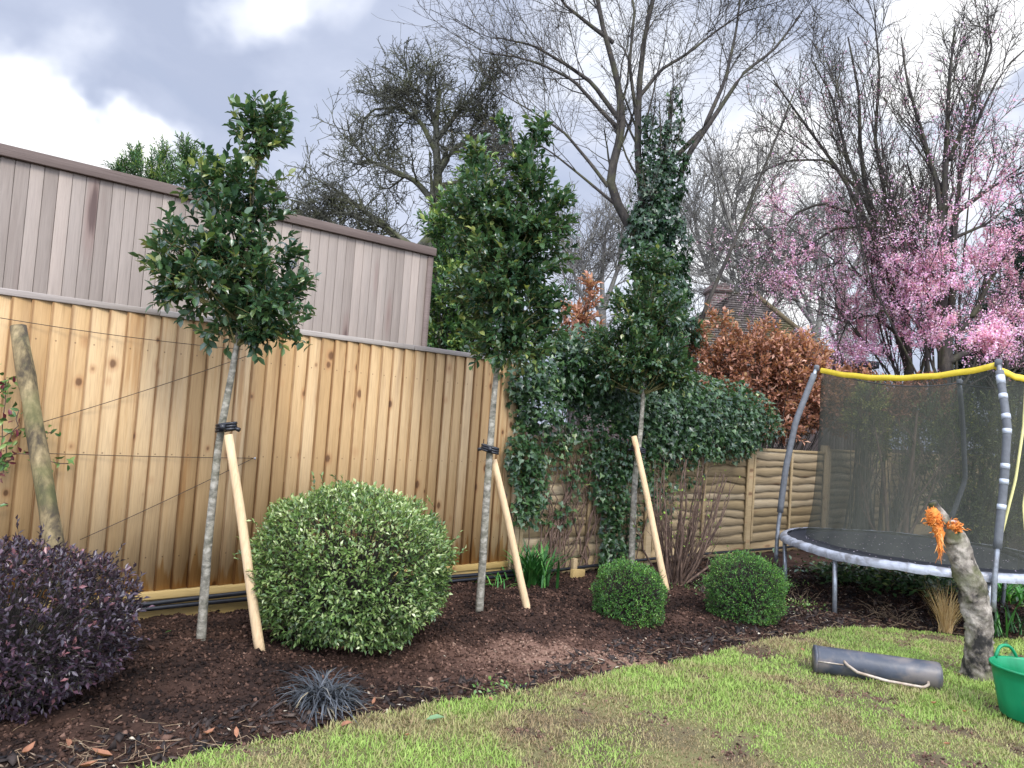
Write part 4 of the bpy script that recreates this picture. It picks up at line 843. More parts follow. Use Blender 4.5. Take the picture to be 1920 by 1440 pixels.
for a_ in ((1050, 830, 34, 20), (1095, 900, 40, 40), (1060, 960, 24, 30), (1110, 860, 40, 40), (1020, 980, 18, 18), (1080, 800, 60, 45), (1040, 850, 40, 40), (1120, 800, 50, 40), (1240, 930, 34, 60), (1290, 890, 40, 30)):
    B_(*a_, -.10, .05, .30)
pos, out = ivy_cloud(blobs, 18500); dr_ = nrm(-FN*.25+np.array([0, 0, -.55])+out*.5+.45*rng.standard_normal(pos.shape)); upv = nrm(-FN*.8+out*.7+np.array([0, 0, .4])+.35*rng.standard_normal(pos.shape))
leaf_mesh('foliage', pos, dr_, upv, rng.uniform(.032, .07, len(pos)), rng.uniform(.75, 1, len(pos)), m_ivy, iv, IVY, np.clip(rng.normal(.45, .2, len(pos)), 0, 1))
# ivy stems on the fence face
K = 14; n_ = 34; B = np.zeros((n_, K, 3)); 
for i in range(n_):
    x0 = rng.choice([rng.uniform(975, 1040), rng.uniform(1040, 1120), rng.uniform(1130, 1200), rng.uniform(1030, 1060)]); t0, z0 = hit(x0, 1070, -.09); x = t0; z = .06; dx = rng.normal(.05, .12)
    for k in range(K):
        B[i, k] = FP(x, -.075-.05*rng.uniform()*(k/K), z); x += dx*.12+rng.normal(0, .035); z += rng.uniform(.05, .13)
V, q = tubes(B, np.linspace(.011, .004, K)[None]*rng.uniform(.5, 1.1, (n_, 1)), 5); C1, CR1 = children(B, np.full((n_, K), .006), 3, (.08, .3), (30, 80), -.1, .3, (.1, 1), 5, .5, .0018)
V1, q1_ = tubes(C1, CR1, 3); mesh_np('stems', np.r_[V, V1], np.r_[q, q1_+len(V)], m_shrub, iv)
# ------------------------------------------------------------------ big bare tree with ivy
def px_line(pts, Y): return [P(p[0], p[1], Y+(p[2] if len(p) > 2 else 0)) for p in pts]
def bare_tree(label, cat, mains, Y, lv, mat, group=None, name='bare_tree', K=14, side=6, extra_parts=None, base=None):
    """mains: list of (pixel path, r0, r1); lv: children() levels"""
    Pm = []; Rm = []
    for path, r0_, r1_ in mains:
        Pm.append(resample(px_line(path, Y), K)); Rm.append(np.linspace(r0_, r1_, K))
    Pm = np.array(Pm); Rm = np.array(Rm); b = base if base is not None else Pm[0, 0]*np.array([1, 1, 0])
    t = empty(name, b, 0, label, cat, group)
    V, q = tubes(Pm, Rm, side+2); mesh_np('trunk', V, q, mat, t, smooth=True)
    cur, cr = Pm, Rm; VV = []; QQ = []; off = 0; allp = []
    for i, kw in enumerate(lv):
        cur, cr = children(cur, cr, **kw); allp.append((cur, cr)); V, q = tubes(cur, cr, 5 if i == 0 else 3); VV.append(V); QQ.append(q+off); off += len(V)
    mesh_np('branches', np.concatenate(VV), np.concatenate(QQ), mat, t)
    return t, Pm, Rm, allp
YB = 10.6
mains = [([(1240, 835), (1240, 700), (1235, 560), (1232, 450), (1240, 330), (1256, 240), (1258, 170)], .15, .015),
         ([(1228, 520), (1192, 440), (1160, 390), (1142, 335), (1160, 270), (1168, 230), (1158, 150), (1130, 50), (1115, -30)], .085, .028),
         ([(1225, 500), (1208, 400), (1196, 300), (1196, 230), (1200, 140), (1210, 60), (1232, -30)], .07, .026),
         ([(1275, 330), (1290, 290), (1345, 210), (1395, 135), (1450, 95), (1500, 30)], .045, .012),
         ([(1262, 300), (1320, 240), (1360, 150), (1380, 60), (1390, -20)], .04, .012),
         ([(1165, 230), (1110, 155), (1060, 120), (1000, 85), (930, 70)], .04, .009),
         ([(1167, 250), (1120, 200), (1075, 150), (1010, 118), (960, 105), (905, 100)], .035, .008),
         ([(1150, 80), (1110, 50), (1060, 10), (1040, -20)], .035, .015),
         ([(1140, 350), (1110, 310), (1060, 250), (1000, 210), (930, 170)], .03, .006),
         ([(1150, 380), (1090, 330), (1040, 290), (1010, 270), (985, 300)], .025, .006),
         ([(1200, 180), (1240, 130), (1290, 100), (1340, 60), (1400, 20)], .03, .01),
         ([(1300, 640), (1330, 560), (1370, 470), (1410, 370), (1455, 260), (1490, 170)], .035, .01),
         ([(1196, 240), (1180, 120), (1190, 20), (1180, -30)], .03, .015)]
t, Pm, Rm, lv_ = bare_tree('tall leafless multi stemmed tree with ivy climbing its trunk behind the fence', 'tree', mains, YB,
    [dict(m=8, L=(.9, 2.3), ang=(18, 50), trop=.22, wob=.10, fr=(.3, 1), K=7, rk=.4, rmin=.007), dict(m=9, L=(.4, 1.1), ang=(20, 60), trop=.05, wob=.14, fr=(.15, 1), K=6, rk=.55, rmin=.0045),
     dict(m=5, L=(.15, .5), ang=(25, 65), trop=.05, wob=.18, fr=(.15, 1), K=4, rk=.6, rmin=.003)], m_dbark, K=16)
# buds
tip = lv_[2][0][:, -1]; sel = rng.choice(len(tip), 2600, replace=False)
m_budd = leafmat('bud', [(0, (.05, .04, .02)), (1, (.16, .12, .06))], .6, .1, .3)
leaf_mesh('buds', tip[sel], rng.standard_normal((2600, 3))+[0, 0, 1], rng.standard_normal((2600, 3)), .030, .45, m_budd, t)
# ivy round its trunk
def ivy_column(path, Y, n, rad, parent, ln=(.05, .095)):
    pts = resample([P(a[0], a[1], Y) for a in path], 40); rr = np.interp(np.linspace(0, 1, 40), np.linspace(0, 1, len(rad)), rad)
    wgt = rr**1.5*(1+.6*np.sin(np.arange(40)*1.7))*np.where(np.arange(40) > 30, .55, 1.); wgt = wgt/wgt.sum(); k = rng.choice(40, n, p=wgt); an_ = rng.uniform(0, 6.283, n); j = 1+.25*np.sin(an_*2+k*.7)+.22*np.sin(an_*3+k*1.3)+.15*rng.standard_normal(40)[k]
    r_ = rr[k]*j*(1-.35*rng.uniform(0, 1, n)**2); o_ = np.stack([np.cos(an_), np.sin(an_), 0*an_], 1)
    pos = pts[k]+o_*r_[:, None]+rng.standard_normal((n, 3))*[.02, .02, .07]
    dr_ = nrm(np.array([0, 0, -.7])+o_*.35+.4*rng.standard_normal((n, 3))); up_ = nrm(o_+.4*rng.standard_normal((n, 3))+[0, 0, .25])
    return leaf_mesh('ivy', pos, dr_, up_, rng.uniform(ln[0], ln[1], n), .9, m_ivy, parent, IVY, np.clip(rng.normal(.22, .18, n), 0, 1))
ivy_column([(1245, 830), (1240, 640), (1240, 480), (1245, 400), (1262, 290), (1262, 210), (1265, 165)], YB-.1, 9500, [.42, .44, .38, .33, .21, .16, .05], t)
ivy_column([(1205, 470), (1215, 420), (1225, 340), (1220, 220)], YB-.15, 1500, [.25, .2, .16, .10], t)
# ------------------------------------------------------------------ apple tree: dense spurs
m_apple = barkmat('lichened_bark', (.03, .03, .022), (.08, .08, .055), (.16, .155, .11), (9, 9, 5), moss=.6)
YA = 12.0
mains = [([(800, 840), (812, 640), (808, 500), (818, 420), (822, 330), (815, 240), (825, 170)], .20, .03),
         ([(812, 440), (780, 470), (740, 440), (690, 400), (620, 350)], .09, .02), ([(815, 380), (780, 340), (740, 320), (690, 300), (660, 310)], .06, .012),
         ([(818, 330), (850, 280), (900, 250), (930, 290)], .06, .012), ([(820, 290), (790, 230), (750, 200), (700, 205), (680, 225)], .05, .012),
         ([(820, 260), (860, 210), (890, 180), (915, 215)], .05, .012), ([(815, 470), (760, 500), (700, 470), (640, 430), (570, 380), (545, 375)], .08, .015),
         ([(818, 350), (870, 340), (920, 360), (950, 400)], .05, .012), ([(815, 230), (800, 180), (775, 165), (745, 185)], .03, .01), ([(812, 520), (860, 470), (900, 430), (940, 440)], .06, .012),
         ([(700, 420), (650, 400), (600, 400), (560, 430)], .04, .012)]
bare_tree('dense twiggy leafless apple tree behind the grey garden room', 'tree', mains, YA,
    [dict(m=14, L=(.5, 1.4), ang=(25, 75), trop=.05, wob=.22, fr=(.25, 1), K=7, rk=.5, rmin=.012, curl=.02), dict(m=10, L=(.25, .75), ang=(30, 85), trop=.05, wob=.28, fr=(.1, 1), K=5, rk=.6, rmin=.008),
     dict(m=7, L=(.1, .34), ang=(30, 85), trop=.1, wob=.3, fr=(.1, 1), K=4, rk=.7, rmin=.006)], m_apple, name='apple_tree')
# ------------------------------------------------------------------ evergreens behind the fence
m_laurel = leafmat('laurel_leaf', [(0, (.012, .035, .018)), (.35, (.03, .08, .03)), (.65, (.06, .14, .045)), (.9, (.14, .22, .06)), (1, (.26, .32, .09))], .35, .12, .6, 1.4)
def leafy(name, label, cat, base, ells, n, per, tl, ln, wd, mat, stems=60, bark=None, group=None, upb=.4, spread=1., tmpl=LEAF5, tshift=0., shell=.4, sr=.02):
    t = empty(name, base, 0, label, cat, group); c, out, _ = in_ells(ells, n, shell)
    b_, ld, up, L_, tint, tw = twig_leaves(c, out, per, tl, ln, wd, upb, spread)
    leaf_mesh('crown', b_, ld, up, L_, rng.uniform(.8, 1.1, len(L_))*wd, mat, t, tmpl, np.clip(tint+tshift, 0, 1))
    sel = rng.choice(len(c), min(stems, len(c)), replace=False); e = c[sel]; a = np.array(base)[None]+rng.normal(0, .15, (len(sel), 3))*[1, 1, 0]; K = 8; u = np.linspace(0, 1, K)[None, :, None]
    mid = np.stack([(a[:, 0]+e[:, 0])/2, (a[:, 1]+e[:, 1])/2, e[:, 2]*.55], 1); B = a[:, None]*(1-u)**2+2*mid[:, None]*u*(1-u)+e[:, None]*u*u
    V, q = tubes(B, np.linspace(sr, .004, K)[None]*rng.uniform(.5, 1, (len(sel), 1)), 5); V2, q2 = tubes(tw, np.full(tw.shape[:2], .003)); mesh_np('stems', np.r_[V, V2], np.r_[q, q2+len(V)], bark or m_dbark, t)
    return t
YL = 9.3
leafy('laurel_shrub', 'broad evergreen shrub behind the fence, right of the grey garden room', 'shrub', P(860, 650, YL)*[1, 1, 0],
    [px_ell(850, 560, YL, 62, 130, 60, 3), px_ell(900, 480, YL, 55, 120, 60, 2.4), px_ell(840, 430, YL, 45, 70, 45, 1), px_ell(890, 350, YL, 40, 60, 40, .8), px_ell(850, 650, YL, 70, 80, 60, 1.5), px_ell(905, 300, YL, 18, 40, 18, .15), px_ell(960, 600, YL, 70, 120, 60, 1.5)], 1250, 9, .24, .10, .42, m_laurel, 70, tshift=.22)
leafy('tall_evergreen', 'feathery topped evergreen peeping over the roof of the grey garden room', 'shrub', P(290, 400, 12.5)*[1, 1, 0],
    [px_ell(300, 330, 12.5, 75, 30, 60, 2), px_ell(250, 300, 12.5, 14, 26, 14, .4), px_ell(350, 290, 12.5, 15, 28, 15, .45), px_ell(305, 290, 12.5, 12, 24, 12, .3), px_ell(225, 320, 12.5, 16, 12, 16, .3), px_ell(300, 420, 12.5, 110, 80, 90, 2), px_ell(390, 320, 12.5, 16, 30, 16, .3)], 560, 16, .3, .085, .24, m_laurel, 30, tshift=.15, upb=1.3)
# beech hedge with dead brown leaves
YH = 10.4
leafy('beech_hedge', 'copper brown leaved beech hedge behind the ivy and the trampoline pole', 'hedge', P(1430, 760, YH)*[1, 1, 0],
    [px_ell(1430, 700, YH, 95, 80, 60, 4), px_ell(1500, 720, YH, 75, 70, 60, 3), px_ell(1380, 665, YH, 52, 45, 50, .9), px_ell(1440, 635, YH, 60, 34, 45, .5), px_ell(1500, 665, YH, 48, 36, 40, .6), px_ell(1340, 700, YH, 40, 60, 40, 1), px_ell(1352, 590, YH, 14, 34, 14, .2), px_ell(1450, 790, YH, 95, 45, 50, 1.6), px_ell(1310, 650, YH, 16, 40, 16, .2), px_ell(1560, 760, YH, 60, 60, 50, 1.3)],
    1500, 9, .22, .085, .5, m_beech, 120, upb=.6, spread=1.1, sr=.014)
leafy('beech_hedge', 'short run of copper brown beech showing just above the yellow net band', 'hedge', P(1690, 740, YH+1.2)*[1, 1, 0],
    [px_ell(1650, 745, YH+1.2, 80, 50, 60, 2), px_ell(1740, 750, YH+1.2, 60, 45, 50, 1.5), px_ell(1600, 720, YH+1.2, 30, 32, 30, .6)], 480, 9, .22, .085, .5, m_beech, 60, upb=.6, tshift=-.1, sr=.014)
leafy('beech_sapling', 'small brown leaved beech between the middle and the farthest staked trees', 'tree', P(1085, 640, 8.6)*[1, 1, 0],
    [px_ell(1108, 535, 8.6, 15, 30, 15, .35), px_ell(1095, 590, 8.6, 26, 36, 26, .8), px_ell(1065, 620, 8.6, 26, 40, 26, .8), px_ell(1110, 640, 8.6, 32, 28, 30, .7), px_ell(1060, 570, 8.6, 14, 14, 14, .12)], 120, 9, .2, .08, .5, m_beech, 24, upb=.7, sr=.012)
# shrubs in the bed behind the trampoline
m_olive = leafmat('olive_leaf', [(0, (.03, .045, .015)), (.4, (.08, .11, .03)), (.7, (.18, .19, .05)), (1, (.40, .36, .10))], .45, .2, .4)
leafy('golden_shrub', 'yellow green shrub showing through the left of the trampoline net', 'shrub', P(1625, 800, 9.9)*[1, 1, 0], [px_ell(1622, 770, 9.9, 45, 60, 40, 1), px_ell(1650, 830, 9.9, 30, 40, 30, .4)], 330, 8, .16, .055, .45, m_olive, 40, tshift=.2)
leafy('dark_hedge', 'dull olive brown hedge behind the right half of the trampoline net', 'hedge', P(1830, 900, 9.6)*[1, 1, 0],
    [px_ell(1760, 840, 9.6, 80, 110, 50, 3), px_ell(1850, 850, 9.6, 90, 130, 50, 4), px_ell(1930, 880, 9.4, 90, 150, 50, 4), px_ell(1840, 950, 9.2, 110, 70, 50, 2)], 2000, 8, .18, .05, .45, m_olive, 140, tshift=-.12)
m0 = [([(1665, 1040), (1662, 960), (1655, 880), (1640, 800)], .028, .008), ([(1695, 1045), (1700, 930), (1712, 850), (1720, 770)], .045, .012), ([(1665, 1035), (1700, 960), (1760, 880), (1800, 840)], .02, .005), ([(1660, 1030), (1630, 980), (1615, 900)], .018, .005), ([(1700, 1010), (1740, 940), (1765, 860)], .02, .006)]
bare_tree('bare branching shrub seen through the trampoline net', 'shrub', m0, 9.0, [dict(m=9, L=(.3, .8), ang=(20, 60), trop=.1, wob=.14, fr=(.2, 1), K=6, rk=.5, rmin=.004), dict(m=6, L=(.12, .4), ang=(20, 60), trop=.05, wob=.2, fr=(.1, 1), K=4, rk=.6, rmin=.0025)], m_shrub, name='bare_shrub', K=10, base=G(1690, 1042))
# ------------------------------------------------------------------ blossom trees
def blossom_tree(label, mains, Y, n, clusters, lv, seed_h, psize=.027, ext=6):
    b0 = mains[0][0][0]
    for q_ in range(ext):
        xt = b0[0]-40+rng.uniform(-190, 190); yt = rng.uniform(90, 420); xm = b0[0]+(xt-b0[0])*rng.uniform(.35, .75); mains = mains+[([(b0[0]+rng.uniform(-22, 22), 800), (lerp(b0[0], xm, .6), 640), (xm, rng.uniform(430, 560)), (lerp(xm, xt, .6), lerp(480, yt, .5)), (xt, yt)], rng.uniform(.018, .032), .005)]
    t, Pm, Rm, al = bare_tree(label, 'tree', mains, Y, lv, m_dbark, 'pink blossom trees beyond the trampoline', 'blossom_tree', K=16)
    # petals along twigs lying inside the blossom clusters
    pts = np.concatenate([a[0].reshape(-1, 3) for a in al[1:]]); w_ = np.zeros(len(pts)); X = pts-CAM; f_ = X@fw; px_ = 960+F*(X@RT)/f_; py_ = 720-F*(X@UP)/f_
    for cx, cy, rx, ry, a in clusters: w_ = np.maximum(w_, a*np.exp(-(((px_-cx)/rx)**2+((py_-cy)/ry)**2)))
    cl = vn(pts[:, 0]*1.0+pts[:, 1]*.3, pts[:, 2], 2.4, 61)+.6*vn(pts[:, 0]+pts[:, 1]*.5, pts[:, 2], 6, 62)
    w_ = w_*np.clip(.4+cl*1.4, .04, 2); k = rng.choice(len(pts), n//4, p=w_/w_.sum()); c = pts[k]; c = np.repeat(c, 4, 0)+rng.standard_normal((len(k)*4, 3))*[.020, .020, .028]
    leaf_mesh('blossom', c, rng.standard_normal(c.shape), rng.standard_normal(c.shape), rng.uniform(.7, 1.2, len(c))*psize, 1.0, m_petal, t, LEAF5)
    return t
lvb = [dict(m=8, L=(.8, 1.9), ang=(12, 42), trop=.18, wob=.10, fr=(.25, 1), K=7, rk=.45, rmin=.009), dict(m=7, L=(.4, 1.0), ang=(18, 55), trop=.10, wob=.16, fr=(.15, 1), K=5, rk=.6, rmin=.006), dict(m=4, L=(.15, .45), ang=(25, 65), trop=.05, wob=.2, fr=(.1, 1), K=4, rk=.7, rmin=.0045)]
YP = 12.6
mA = [([(1715, 850), (1706, 700), (1690, 630), (1672, 540), (1650, 440), (1625, 360), (1612, 280), (1612, 180), (1590, 70)], .095, .012), ([(1700, 680), (1660, 560), (1640, 450), (1580, 330), (1500, 220), (1450, 150)], .06, .012),
      ([(1650, 450), (1600, 400), (1540, 380), (1490, 400), (1440, 470)], .04, .008), ([(1705, 700), (1690, 560), (1665, 400), (1640, 260), (1650, 130), (1640, 40)], .06, .012), ([(1680, 600), (1620, 520), (1570, 490), (1530, 510)], .03, .008),
      ([(1700, 650), (1700, 500), (1720, 380), (1700, 300)], .05, .012), ([(1640, 420), (1590, 300), (1560, 180), (1520, 110)], .04, .008), ([(1695, 640), (1640, 590), (1590, 600), (1570, 650)], .03, .008), ([(1712, 770), (1660, 690), (1620, 640), (1590, 600)], .03, .006), ([(1712, 780), (1735, 690), (1740, 610)], .03, .006), ([(1712, 790), (1670, 720), (1620, 690), (1590, 700)], .025, .006), ([(1715, 790), (1690, 720), (1670, 640)], .025, .006), ([(1640, 420), (1560, 430), (1480, 490), (1430, 580)], .03, .006), ([(1625, 370), (1550, 300), (1480, 300), (1410, 330)], .03, .008)]
blossom_tree('pink blossom tree on the left, its dark fan of stems rising behind the beech hedge', mA, YP, 30000, [(1640, 600, 130, 90, 1), (1480, 500, 100, 90, .7), (1560, 430, 90, 80, .4), (1460, 380, 50, 60, .5), (1690, 500, 80, 90, .6), (1620, 660, 100, 50, 1.3), (1420, 600, 60, 60, .6), (1560, 250, 130, 120, .05)], lvb, 1)
mB = [([(1775, 850), (1770, 700), (1768, 600), (1765, 480), (1770, 380), (1775, 260), (1780, 150), (1790, 50)], .11, .012), ([(1775, 700), (1785, 560), (1790, 430), (1800, 330), (1835, 220), (1880, 130), (1925, 90)], .065, .01),
      ([(1770, 640), (1820, 600), (1880, 480), (1930, 420)], .06, .012), ([(1775, 770), (1820, 700), (1850, 620)], .03, .006), ([(1775, 780), (1750, 690), (1720, 610)], .03, .006), ([(1775, 790), (1820, 720), (1880, 690)], .03, .006), ([(1768, 500), (1760, 360), (1730, 250), (1700, 150), (1690, 70)], .05, .01), ([(1790, 400), (1860, 350), (1925, 320)], .05, .012),
      ([(1780, 300), (1830, 180), (1860, 90), (1850, 30)], .04, .01), ([(1775, 680), (1850, 640), (1900, 600), (1940, 540)], .06, .012), ([(1770, 560), (1730, 480), (1700, 440)], .03, .01), ([(1772, 690), (1740, 560), (1740, 430), (1750, 300)], .06, .012), ([(1780, 450), (1850, 420), (1900, 380)], .03, .01)]
blossom_tree('pink blossom tree on the right with the thickest flower beside the dark conifer', mB, YP-.9, 44000, [(1830, 500, 130, 110, .8), (1740, 520, 80, 80, .8), (1880, 400, 70, 90, .4), (1770, 620, 120, 70, 1), (1890, 620, 60, 60, .9), (1850, 320, 90, 60, .25), (1740, 660, 120, 50, 1.3), (1900, 230, 50, 80, .07), (1800, 150, 130, 120, .03)], lvb, 2)
mC = [([(1880, 830), (1880, 740), (1890, 690), (1870, 640), (1880, 600)], .05, .01), ([(1885, 720), (1850, 680), (1830, 640)], .02, .006), ([(1885, 720), (1920, 670), (1935, 620)], .02, .006), ([(1882, 760), (1850, 700), (1880, 660)], .02, .006)]
blossom_tree('low spray of pink blossom just above the right end of the net', mC, 10.6, 6000, [(1880, 650, 60, 45, 1)], [dict(m=9, L=(.3, .9), ang=(20, 65), trop=.05, wob=.16, fr=(.2, 1), K=6, rk=.5, rmin=.006), dict(m=7, L=(.2, .5), ang=(20, 65), trop=.05, wob=.2, fr=(.1, 1), K=4, rk=.6, rmin=.004)], 3, .028, 0)
# dark conifer at the right edge
m_con = leafmat('conifer_leaf', [(0, (.004, .012, .008)), (.5, (.010, .028, .016)), (1, (.03, .06, .03))], .6, .05, .3)
leafy('conifer', 'very dark green conifer filling the right edge behind the blossom', 'tree', P(1900, 800, 14.5)*[1, 1, 0], [px_ell(1900, 640, 14.5, 80, 110, 80, 4), px_ell(1930, 480, 14.5, 60, 110, 60, 2), px_ell(1850, 690, 14.5, 70, 70, 60, 2)], 2300, 12, .45, .10, .3, m_con, 40, upb=-.2, group=None)
# distant trees
m_far = barkmat('distant_bark', (.10, .095, .085), (.17, .16, .14), (.26, .24, .21), (4, 4, 2), moss=.2)
lvf = [dict(m=12, L=(1.6, 4.0), ang=(20, 60), trop=.12, wob=.14, fr=(.25, 1), K=7, rk=.45, rmin=.03), dict(m=8, L=(.8, 2.2), ang=(20, 60), trop=.1, wob=.2, fr=(.1, 1), K=5, rk=.6, rmin=.018), dict(m=6, L=(.4, 1.1), ang=(25, 65), trop=.08, wob=.25, fr=(.1, 1), K=4, rk=.7, rmin=.013)]
far = [('distant bare tree with forked trunk just right of the chimney', [([(1410, 850), (1412, 560), (1390, 500), (1370, 420), (1352, 370)], .35, .08), ([(1412, 570), (1440, 480), (1450, 400), (1470, 340)], .2, .05), ([(1410, 580), (1370, 530), (1330, 500)], .15, .05)], 30),
       ('distant bare tree behind the brick chimney', [([(1338, 850), (1340, 560), (1336, 460), (1340, 360)], .22, .05), ([(1340, 540), (1310, 460), (1300, 400)], .12, .04), ([(1340, 500), (1370, 430), (1385, 350)], .12, .04)], 33),
       ('pale distant bare tree between the middle and the farthest staked trees', [([(1130, 850), (1132, 600), (1128, 520), (1135, 440)], .25, .05), ([(1132, 600), (1095, 520), (1085, 450)], .13, .04), ([(1132, 580), (1160, 500), (1172, 440)], .13, .04), ([(1130, 620), (1100, 580), (1070, 500)], .1, .03)], 32),
       ('thick trunked distant tree behind the blossom, above the dark shed roof', [([(1578, 850), (1580, 600), (1578, 480), (1570, 400)], .42, .1), ([(1580, 560), (1540, 480), (1520, 420)], .2, .05), ([(1580, 540), (1620, 470), (1640, 400)], .2, .05)], 34),
       ('distant bare tree left of the thick trunked one, with curved limbs', [([(1535, 850), (1532, 640), (1512, 560), (1480, 500)], .22, .06), ([(1530, 640), (1545, 540), (1530, 460)], .14, .04), ([(1520, 600), (1490, 560), (1450, 540)], .1, .03)], 29)]
for lb, mn, Y in far: bare_tree(lb, 'tree', mn, Y, lvf, m_far, 'distant bare trees', K=12)
# distant low greenery behind fences, so the horizon is closed
m_farh = leafmat('distant_leaf', [(0, (.03, .05, .03)), (.5, (.08, .10, .06)), (1, (.18, .18, .12))], .7, .1, .2)
for lb, px_, rx, Y, py_ in (('hazy distant evergreen bank behind the blossom trunks', 1600, 110, 40, 740), ('distant green bank showing low between the farthest staked tree and the chimney', 1220, 190, 44, 790), ('distant dark bank behind the right end of the garden', 1900, 200, 42, 740)):
    leafy('distant_shrubbery', lb, 'shrubs', P(px_, 850, Y)*[1, 1, 0], [px_ell(px_, py_+30, Y, rx, 60, rx*.5, 1), px_ell(px_-rx*.5, py_+50, Y, rx*.5, 60, rx*.4, .6), px_ell(px_+rx*.5, py_+50, Y, rx*.5, 60, rx*.4, .6)], 700, 8, .8, .32, .5, m_farh, 20, sr=.05)
# ------------------------------------------------------------------ house
YR = 22.; m_tile, n = newmat('roof_tile'); oc = n.n('ShaderNodeTexCoord').outputs['Object']; t_ = n.n('ShaderNodeAttribute', attribute_name='tint').outputs['Fac']
cc = n.ramp(n.math('ADD', n.math('MULTIPLY', t_, .5), n.math('MULTIPLY', n.noise(oc, 3, 5), .5)), [(.2, (.045, .036, .032)), (.5, (.10, .08, .07)), (.8, (.17, .14, .12))])
cc = n.mix(n.mapr(n.noise(oc, 1.3, 5), .52, .62, 0, .7), cc, (.12, .11, .03, 1)); finish(n, n.n('ShaderNodeBsdfPrincipled', {'Base Color': cc, 'Roughness': .85}).outputs[0])
m_brick, n = newmat('brick'); oc = n.n('ShaderNodeTexCoord').outputs['Object']; ax = n.n('ShaderNodeSeparateXYZ', {0: oc})
vec = n.n('ShaderNodeCombineXYZ', {0: n.math('ADD', ax.outputs[0], ax.outputs[1]), 1: ax.outputs[2], 2: 0.}).outputs[0]
bt = n.n('ShaderNodeTexBrick', {'Vector': vec, 'Color1': (.10, .055, .046, 1), 'Color2': (.06, .042, .038, 1), 'Mortar': (.17, .15, .13, 1), 'Scale': 1., 'Mortar Size': .012, 'Brick Width': .22, 'Row Height': .075})
finish(n, n.n('ShaderNodeBsdfPrincipled', {'Base Color': bt.outputs[0], 'Roughness': .9}).outputs[0])
apex = P(1402, 549, YR); el = P(1230, 655, YR); er = P(1570, 690, YR); hs = empty('brick_house', apex*[1, 1, 0], 0, 'house with tiled roof and brick chimney beyond the hedge', 'house')
# hipped roof: front slope made of tile courses
D = 5.0; zb_ = el[2]-1.4; ap = apex+np.array([0, 3.0, 0]); A_l = np.array([el[0]-2.2, YR-1.5, zb_]); A_r = np.array([er[0]+1.2, YR-1.5, zb_]); mb = MB(); NC = 46
apL = apex+np.array([-.35, 0, 0]); apR = apex+np.array([.12, 0, 0])
for i in range(NC):
    u0, u1 = i/NC, (i+1)/NC
    def edge(l, u):
        b_ = A_l if l else A_r; a__ = apL if l else apR; sag = .35*u*(1-u)*(1 if l else .6); p_ = lerp(b_, a__, u); p_[0] += sag*(1 if l else -1); return p_
    a0_, a1_, b0_, b1_ = edge(1, u0), edge(1, u1), edge(0, u0), edge(0, u1); ns = max(2, int((b0_[0]-a0_[0])/.17))
    lift = np.array([0, -.035, .028])
    for k in range(ns):
        s0, s1 = k/ns, (k+1)/ns; j_ = lift*rng.uniform(.8, 1.2); w0 = lerp(a0_, b0_, s0)+j_; w1 = lerp(a0_, b0_, s1-.04/ns)+j_; w2_ = lerp(a1_, b1_, s1-.04/ns); w3 = lerp(a1_, b1_, s0)
        mb.add([w0, w1, w2_, w3, w0-j_*.9, w1-j_*.9], [(0, 1, 2, 3), (4, 5, 1, 0)], rng.uniform(0, 1))
mb.add([A_l, A_r, apR+np.array([0, 7, 0]), apL+np.array([0, 7, 0]), A_l+np.array([0, 9, 0]), A_r+np.array([0, 9, 0]), apL, apR], [(0, 6, 3, 4), (1, 5, 2, 7), (6, 7, 2, 3), (4, 3, 2, 5)], .4)
mb.build('roof', m_tile, hs, True)
mb = MB(); mb.tube([lerp(A_r, apR, s)+np.array([-.35*.6*s*(1-s)+.02, -.02, .02]) for s in np.linspace(0, 1, 30)], .075, 8); mb.build('ridge_tiles', attrmat('mossy_ridge', [(0, (.06, .05, .03)), (1, (.15, .11, .055))], .9, 3, .6), hs, True)
mb = MB(); mb.box((A_l[0]+.3, YR-1.2, 0), (A_r[0]-.3, YR+7, zb_-.02)); mb.build('wall', m_brick, hs, True)
cl = P(1323, 600, YR+.6); crr = P(1366, 600, YR+.6); ct = P(1345, 537, YR+.6)[2]; cb = P(1345, 640, YR+.6)[2]-.8
mb = MB(); mb.box((cl[0]+.03, YR+.3, cb), (crr[0]-.03, YR+1.0, ct-.22)); mb.box((cl[0]-.02, YR+.25, ct-.22), (crr[0]+.02, YR+1.05, ct-.08)); mb.box((cl[0]+.05, YR+.32, ct-.08), (crr[0]-.05, YR+.98, ct)); mb.box((cl[0]-.09, YR+.2, cb), (crr[0]+.12, YR+1.1, P(1345, 605, YR+.6)[2])); ch = mb.build('chimney', m_brick, hs, True)
for dx in (-.13, .17):
    mb = MB(); c_ = np.array([(cl[0]+crr[0])/2+dx, YR+.65, ct]); mb.tube([c_, c_+[0, 0, .10], c_+[0, 0, .12]], [.10, .085, .09], 10); mb.build('chimney_pot', MATS.get('terracotta') or plain('terracotta', (.11, .08, .07), .8), ch, True)
# low dark shed
s0, s1 = P(1548, 673, 15.), P(1640, 676, 15.); sh = empty('shed', s0*[1, 1, 0], 0, 'dark felt roofed shed glimpsed between the beech hedge and the net', 'shed')
mb = MB(); mb.box((s0[0], 14.8, s0[2]-.14), (s1[0], 17, s0[2]), .5); mb.build('roof', plain('dark_felt', (.018, .02, .025), .7), sh, True)
mb = MB()
for i in range(14): x_ = lerp(s0[0]+.08, s1[0]-.08, i/14); mb.box((x_, 14.95, 0), (x_+(s1[0]-s0[0]-.16)/14-.006, 16.9, s0[2]-.14), rng.uniform(0, 1))
mb.build('wall', m_fascia, sh, True)
